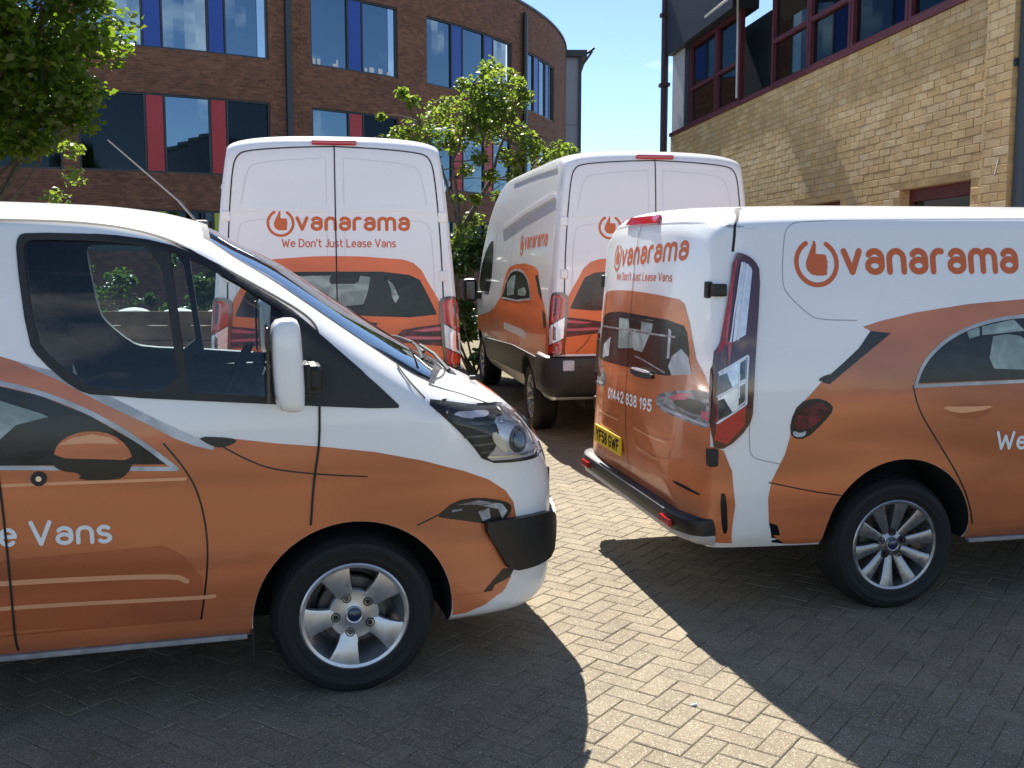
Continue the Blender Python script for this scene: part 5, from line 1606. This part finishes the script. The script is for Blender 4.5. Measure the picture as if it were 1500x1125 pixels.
    for y0, y1 in ((-.72,-.20), (-.02,.46), (.46,.80)):
        M = Matrix.Translation((.30, 0, 0))
        st.box((-.02, y0, .74), (.52, y1, .96), M, .04)
        st.box((-.13, y0+.02, .92), (.03, y1-.02, 1.52), M @ Matrix.Translation((0, 0, .92)) @ Matrix.Rotation(R(-12), 4, 'Y') @ Matrix.Translation((0, 0, -.92)), .05)
        st.box((-.22, (y0+y1)/2-.13, 1.53), (-.12, (y0+y1)/2+.13, 1.72), M, .04)
    st.build('cab_seats', SEATM, root)
    da = MB()
    da.box((1.42,-.84,.75),(1.84,.84,1.14), None, .05); da.box((1.16,-.80,1.06),(1.80,.80,1.20), None, .05); da.box((1.10,-.66,1.14),(1.45,-.26,1.26), None, .05); da.box((1.22,-.17,.75),(1.5,.17,1.08), None, .04)
    da.build('dashboard', CABIN, root)
    sw = MB(); M = Matrix.Translation((1.00,-.46,1.24)) @ Matrix.Rotation(R(-62), 4, 'Y')
    sw.tube([M @ Vector((.19*math.cos(2*PI*k/28), .19*math.sin(2*PI*k/28), 0)) for k in range(29)], .015, 8, False)
    sw.tube([M @ Vector((-.18,0,0)), M @ Vector((.18,0,0))], .016, 6); sw.tube([M @ Vector((0,-.18,0)), M @ Vector((0,.18,0))], .016, 6)
    sw.tube([M @ Vector((0,0,0)), M @ Vector((0,0,-.22))], .035, 8)
    sharp(sw.build('steering_wheel', PLASTIC, root), 40)
    pa = MB()
    pa.box((1.52,-.35,1.203),(1.70,-.10,1.207), Matrix.Translation((1.6,-.2,1.2)) @ Matrix.Rotation(R(20), 4, 'Z') @ Matrix.Translation((-1.6,.2,-1.2)))
    pa.box((1.50,.25,1.203),(1.72,.55,1.210)); pa.box((1.25,-.10,1.083),(1.45,.12,1.092))
    pa.build('dashboard_papers', mat('paper_white', (.7,.72,.72), .7), root)
    vp = MB()
    for s in (-1, 1): vp.box((.52, min(s*.845, s*.90), 1.10), (1.30, max(s*.845, s*.90), 1.20), None, .015)
    vp.build('door_card', CABIN, root)
    return root

def fit_wheels(root, tyre_r, rim_r, style, drop, xs, half):
    for x in xs:
        for s in (-1, 1):
            make_wheel(root, x, s*half, tyre_r-.012-drop, s, tyre_r, rim_r, style)

med = medium_van()
med.matrix_world = POSE_ML
med2 = copy_tree(med)
med2.matrix_world = POSE_MR
fit_wheels(med, .336, .221, 5, 0, (1.4665, -1.4665), .932)
fit_wheels(med2, .343, .232, 10, .05, (1.4665, -1.4665), .932)
GROUP_V = 'orange and white liveried vans parked on the block paving'
tag(med, 'white and orange medium van nearest the camera, cab side shown, with five-spoke front wheel', 'van', GROUP_V)
tag(med2, 'white and orange medium van showing its rear doors, yellow plate and ten-spoke wheel', 'van', GROUP_V)

# ------------------------------------------------------------------ the tall van
def tall_van():
    root = empty('tall_panel_van')
    V, F, B = body_bvh(TRANSIT)
    WXt, WZt = 1.875, .345
    cut = []
    for s in (-1, 1):
        for wx in (WXt, -WXt): cut.append(cyl_y(wx, WZt, .43, s*.60, s*1.3))
    cut_body('body', V, F, cut, root, B, [(WXt, WZt), (-WXt, WZt)], .43)
    Dr = lambda name, polys, mt, **k: decal(name, B, 0, polys, mt, k.pop('parent', root), **k)
    half = [(0,1.785),(.20,1.782),(.369,1.769),(.536,1.757),(.619,1.73),(.685,1.674),(.729,1.59),(.812,1.45),(.862,1.337),(.872,1.195),(.872,.885)]
    Dr('wrap_graphic', [half+[(-u, v) for u, v in half[::-1]]], ORANGE, off=.0012)
    win = [(0,1.660),(.367,1.658),(.589,1.63),(.673,1.59),(.74,1.46),(.799,1.337),(.808,1.304),(.584,1.284),(.25,1.298),(0,1.317)]
    Dr('wrap_graphic', [win+[(-u, v) for u, v in win[::-1][1:-1]]], PRINT_DK, off=.0022)
    Dr('wrap_graphic', [[(-.55,1.60),(-.28,1.625),(-.05,1.628),(-.06,1.575),(.17,1.572),(.19,1.625),(.284,1.614),(.262,1.53),(.243,1.481),(.21,1.395),(.016,1.375),(-.30,1.372),(-.48,1.40)], [(.40,1.60),(.45,1.56),(.50,1.45),(.47,1.40),(.44,1.46)]], PRINT_GN, off=.0030)
    Dr('wrap_graphic', [[(.27,1.62),(.40,1.62),(.44,1.50),(.44,1.33),(.20,1.32),(.22,1.40),(.245,1.48)], [(-.55,1.62),(-.42,1.62),(-.40,1.33),(-.62,1.33)], [(-.06,1.61),(.16,1.61),(.15,1.56),(-.05,1.56)]], PRINT_BK, off=.0038)
    Dr('wrap_graphic', [smooth_poly([(.06,1.25),(.32,1.25),(.32,1.215),(.06,1.215)], 1)], PRINT_BK, off=.0022)
    for sg in (1, -1):
        mm = (lambda ps: ps) if sg > 0 else mirror_u
        Dr('wrap_graphic', mm([[(.44,1.105),(.526,1.184),(.695,1.21),(.872,1.23),(.872,1.04),(.693,1.06),(.469,1.082)]]), PRINT_RD, off=.0022)
        Dr('wrap_graphic', mm([[(.60,1.175),(.72,1.19),(.86,1.205),(.86,1.175),(.70,1.165)], [(.52,1.11),(.70,1.10),(.86,1.10),(.86,1.12),(.70,1.125),(.55,1.13)]]), PRINT_PK, off=.0030)
        Dr('wrap_graphic', mm([[(.66,1.165),(.74,1.16),(.78,1.145),(.72,1.13),(.64,1.14)], [(.50,1.10),(.70,1.085),(.86,1.075),(.86,1.09),(.70,1.10)]]), PRINT_BK, off=.0035)
        Dr('wrap_graphic', mm(line([(.62,1.06),(.66,.99),(.76,.90)], .008, 1)), PRINT_BK, off=.0022)
        # lamps
        q = -1 if sg > 0 else 1
        az2 = 40 if sg > 0 else -40
        E2 = lambda name, polys, mt, **k: decal(name, B, az2, mm(polys), mt, k.pop('parent', root), **k)
        base = 1.0
        # find the corner line at lamp height
        hh = B.ray_cast(Vector((-6, -sg*.925, 1.2)), Vector((1, 0, 0)))[0]
        a = R(40)
        uc = hh.x*math.sin(a)-(-abs(hh.y))*-1*0 if False else (hh.x*math.sin(a)+abs(hh.y)*math.cos(a))
        # outline looked at along the corner diagonal
        L = [(uc-.075,1.40),(uc-.055,1.44),(uc-.02,1.455),(uc+.04,1.452),(uc+.062,1.42),(uc+.070,1.30),(uc+.075,.90),(uc+.055,.868),(uc-.03,.868),(uc-.06,.90)]
        lm = E2('tail_lamp', [smooth_poly(L, 1)], DARKLENS, off=.016, thick=.03, grid=.03)
        E2('tail_lamp_lens', [[(uc-.055,1.40),(uc-.01,1.43),(uc+.04,1.42),(uc+.055,1.38),(uc+.058,1.16),(uc-.050,1.24)], [(uc-.045,1.02),(uc+.062,.955),(uc+.060,.90),(uc-.035,.895)]], REDLENS, off=.019, parent=lm)
        E2('tail_lamp_lens', [[(uc-.049,1.225),(uc+.058,1.148),(uc+.062,.968),(uc-.045,1.035)]], CLEARLENS, off=.019, parent=lm)
        # hinge blocks
        for z in (2.10, 1.62):
            hb = B.ray_cast(Vector((-6, -sg*.86, z)), Vector((1, 0, 0)))[0]
            if hb is None: continue
            k = MB(); k.box((hb.x-.012, -.03, z-.045), (hb.x+.06, .045, z+.045), None, .012)
            o = k.build('door_hinge', WHITE, root); o.location = (0, -sg*.872, 0)
            if sg < 0: o.scale = (1, -1, 1)
        hb = B.ray_cast(Vector((-6, -sg*.9, 2.07)), Vector((1, 0, 0)))[0]
    for sd, az in ((-1, 90), (1, -90)):
        mm = (lambda ps: ps) if sd > 0 else mirror_u          # outlines drawn for the left side
        D = lambda name, polys, mt, **k: decal(name, B, az, mm(polys), mt, k.pop('parent', root), holes=mm(list(k.pop('holes', ()))), **k)
        AR = [circle_poly(1.875, .345, .433, 40), circle_poly(-1.875, .345, .433, 40)]
        car = [(2.98,.80),(3.0,.926),(2.99,1.014),(2.965,1.133),(2.88,1.254),(2.72,1.334),(2.556,1.445),(2.387,1.559),(2.317,1.641),(2.051,1.682),(1.566,1.706),(.962,1.694),(.552,1.659),(.313,1.585),(.005,1.292),(-.443,1.138),(-.9,1.06),(-1.6,.99),(-2.3,.93),(-2.5,.85),(-2.5,.74)]
        D('wrap_graphic', [car], ORANGE, holes=AR, grid=.06, off=.0012)
        D('wrap_graphic', [[(2.0,1.36),(1.985,1.40),(1.882,1.475),(1.725,1.55),(1.449,1.606),(1.089,1.624),(.681,1.599),(.418,1.51),(.14,1.30),(.39,1.268),(1.2,1.31)]], PRINT_DK, off=.0022)
        D('wrap_graphic', [[(.45,1.46),(.70,1.55),(1.0,1.58),(.98,1.36),(.55,1.33)], [(1.25,1.42),(1.6,1.46),(1.75,1.42),(1.7,1.37),(1.25,1.36)]], PRINT_GN, off=.0030)
        D('wrap_graphic', line([(2.0,1.35),(1.2,1.30),(.12,1.29)], .02, 0)+line([(.14,1.30),(.418,1.525),(.681,1.612),(1.089,1.637),(1.449,1.62),(1.725,1.562),(1.892,1.485),(2.01,1.36)], .022), PRINT_LG, off=.0036)
        D('wrap_graphic', [[(2.17,1.588),(2.309,1.604),(2.556,1.445),(2.59,1.361),(2.426,1.421)], [(2.658,1.279),(2.841,1.244),(2.907,1.133),(2.80,1.10)]], PRINT_BK, off=.0022)
        D('lettering', text_polys("We Don't Just Lease Vans", .35 if sd > 0 else -1.85, 1.85 if sd > 0 else -.35, .93, .06, .2), LETTER_W, off=.0024) if sd > 0 else None
        if sd > 0:
            D('logo', logo_polys(1.245, 1.905, .118), LETTER, off=.0014)
            words(D, 'lettering', 'vanarama', LETTER, root, .0014, 1.40, 2.64, 1.852, .125, .25, slope=.02)
        # lower cladding, pressed ridge, side glass of the cab, sliding door seam
        D('side_cladding', [[(2.97,.80),(2.97,.62),(2.35,.56),(-1.4,.43),(-1.4,.70),(1.0,.80)]], PLASTIC, holes=AR, grid=.08, off=.014, thick=.016)
        D('side_moulding', [[(-.2,2.085),(1.277,2.225),(2.45,2.302),(2.80,2.325),(2.80,2.36),(2.45,2.345),(1.277,2.268),(-.2,2.13)]], WHITE, off=.016, thick=.018, grid=.03)
        D('side_moulding', [[(.2,2.62),(1.5,2.62),(2.70,2.60),(2.70,2.63),(1.5,2.655),(.2,2.655)]], WHITE, off=.012, thick=.014, grid=.03)
        D('cab_window', [smooth_poly([(-.85,1.98),(-1.25,1.97),(-1.75,1.78),(-2.15,1.36),(-1.5,1.28),(-.85,1.30)], 1)], PRINT_DK, off=.002)
        D('panel_gap', line([(-.72,2.2),(-.70,1.5),(-.70,.5)], .010, 0)+line([(.60,2.1),(.60,.6)], .008, 0), GAP, off=.0045)
        # mirror
        mb = MB(); y0, y1 = sorted((sd*1.06, sd*1.25))
        mb.box((1.66, y0, 1.16), (1.80, y1, 1.48), None, .045)
        m = mb.build('side_mirror', PLASTIC, root)
        gl = MB(); gl.box((1.650, y0+.035, 1.20), (1.661, y1-.035, 1.44), None, .003); gl.build('mirror_glass', MIRRORG, m)
        ra = MB(); y0, y1 = sorted((sd*.93, sd*1.10)); ra.box((1.69, y0, 1.20), (1.76, y1, 1.30), None, .015); ra.build('mirror_arm', PLASTIC, m)
    # doors
    gaps = line([(0,2.665),(0,.88)], .010, 0)
    seam = [(-.868,.88),(-.866,1.5),(-.840,2.05),(-.80,2.48),(-.765,2.575),(-.70,2.618),(-.35,2.648),(0,2.660)]
    gaps += line(seam, .010, 2)+line([(-u, v) for u, v in seam], .010, 2)
    Dr('panel_gap', gaps, GAP, off=.0045)
    PL_ = mat('press_line_pale', (.62, .62, .64), .35)
    for sg in (1, -1):
        mm = (lambda ps: ps) if sg > 0 else mirror_u
        Dr('press_line', mm(line([(.07,2.57),(.62,2.53),(.69,2.46),(.74,2.20)], .007, 2)+line([(.07,2.08),(.70,2.08),(.78,2.0),(.80,1.30)], .007, 2)+line([(.07,2.57),(.07,2.2)], .006, 0)+line([(.07,2.08),(.07,1.0)], .006, 0)), PL_, off=.0009)
        Dr('door_recess', mm([[(.06,2.13),(.06,2.165),(.55,2.185),(.78,2.165),(.79,2.13),(.55,2.145)]]), WHITE, off=.010, thick=.012, grid=.03)
    Dr('logo', logo_polys(-.435, 2.046, .110), LETTER, off=.0014)
    words(Dr, 'lettering', 'vanarama', LETTER, root, .0014, -.316, .597, 1.985, .112, .25)
    Dr('lettering', text_polys("We Don't Just Lease Vans", -.429, .482, 1.853, .050, .2), LETTER, off=.0014)
    bh = B.ray_cast(Vector((-6, 0, 2.69)), Vector((1, 0, 0)))[0]
    bm_ = MB(); bm_.box((bh.x-.03, -.18, 2.672), (bh.x+.03, .18, 2.712), None, .012); bm_.build('brake_light', REDLENS, root)
    hd = MB(); bh2 = B.ray_cast(Vector((-6, -.12, 1.17)), Vector((1, 0, 0)))[0]
    hd.box((bh2.x-.03, -.20, 1.15), (bh2.x, -.04, 1.19), None, .012); hd.build('door_handle', PLASTIC, root)
    # bumper
    path = []
    for k in range(41):
        q = R(-84+168*k/40)
        dv = Vector((-math.cos(q), math.sin(q), 0))
        hh, nn, _, _ = B.ray_cast(Vector((-2.45, 0, .75))+dv*3, -dv, 10)
        nn = Vector((nn.x, nn.y, 0)).normalized()
        path.append((hh, nn))
    Vv, Ff = [], []
    prof = [(-.02,.868),(.02,.866),(.045,.852),(.055,.82),(.060,.60),(.045,.52),(.0,.485),(-.10,.47)]
    for hh, nn in path:
        fd = sstep(-2.50, -2.62, hh.x)*.85+.15
        for o_, z in prof: Vv.append((hh.x+nn.x*o_*fd, hh.y+nn.y*o_*fd, z))
    ml = len(prof)
    for i in range(len(path)-1):
        for j in range(ml-1): Ff.append((i*ml+j, i*ml+j+1, (i+1)*ml+j+1, (i+1)*ml+j))
    sharp(fix_normals(obj('rear_bumper', Vv, Ff, PLASTIC, root)), 40)
    for y in (.84, -.84):
        hh = B.ray_cast(Vector((-6, y, .78)), Vector((1, 0, 0)))[0]
        fg = MB(); fg.box((hh.x-.075, y-.055, .735), (hh.x-.045, y+.055, .835), None, .012); fg.build('bumper_lamp', CLEARLENS, root)
    hh = B.ray_cast(Vector((-6, .42, .66)), Vector((1, 0, 0)))[0]
    for y in (.48, -.48):
        rf = MB(); rf.box((hh.x-.075, y-.10, .515), (hh.x-.05, y+.10, .55), None, .005); rf.build('bumper_reflector', REDLENS, root)
    sp = MB(); sp.box((hh.x-.10, -.30, .60), (hh.x-.05, .30, .62), None, .004); sp.tube([(hh.x-.08,.20,.52),(hh.x-.10,.20,.40),(hh.x-.04,.20,.36)], .02, 8); sp.build('tow_step', STEEL, root)
    plate(root, 'number_plate', 0, .70, hh.x-.066, text='YF58 GWF')
    ub = MB(); ub.box((-2.8,-.6,.33),(2.6,.6,.45)); ub.build('underbody', WELL, root)
    # cab front
    decal_top('windscreen', B, [[(1.02,-.66),(1.0,0),(1.02,.66),(2.2,.82),(2.32,.4),(2.35,0),(2.32,-.4),(2.2,-.82)]], PRINT_DK, root, off=.002)
    decal('front_grille', B, 180, [[(-.55,1.12),(.55,1.12),(.45,.75),(-.45,.75)]], PLASTIC, root, off=.01, thick=.02)
    for s in (-1, 1):
        decal('headlamp', B, 180, mirror_u([[(.62,1.22),(.86,1.30),(.9,1.1),(.62,.98)]]) if s < 0 else [[(.62,1.22),(.86,1.30),(.9,1.1),(.62,.98)]], CLEARLENS, root, off=.006)
    return root

tall = tall_van()
tall2 = copy_tree(tall)
tall.matrix_world = POSE_TL
tall2.matrix_world = POSE_TR
for t in (tall, tall2):
    fit_wheels(t, .352, .222, 10, 0, (1.875, -1.875), .955)
tag(tall, 'tall white high-roof van with its back doors square on, parked behind the medium van cab', 'van', GROUP_V)
tag(tall2, 'tall white van turned to show its left side and black bumper, near yellow brick wall', 'van', GROUP_V)

# aerial on the roof of the nearest van
ae = MB(); ae.tube([(.885,.02,1.93),(.80,.02,2.035)], .0055, 6); ae.tube([(.80,.02,2.035),(.503,.02,2.305)], [.0038,.0026], 6); ae.box((.865,-.02,1.925),(.925,.06,1.95), None, .01)
ae.build('aerial', mat('aerial_grey', (.16,.15,.15), .5), med)
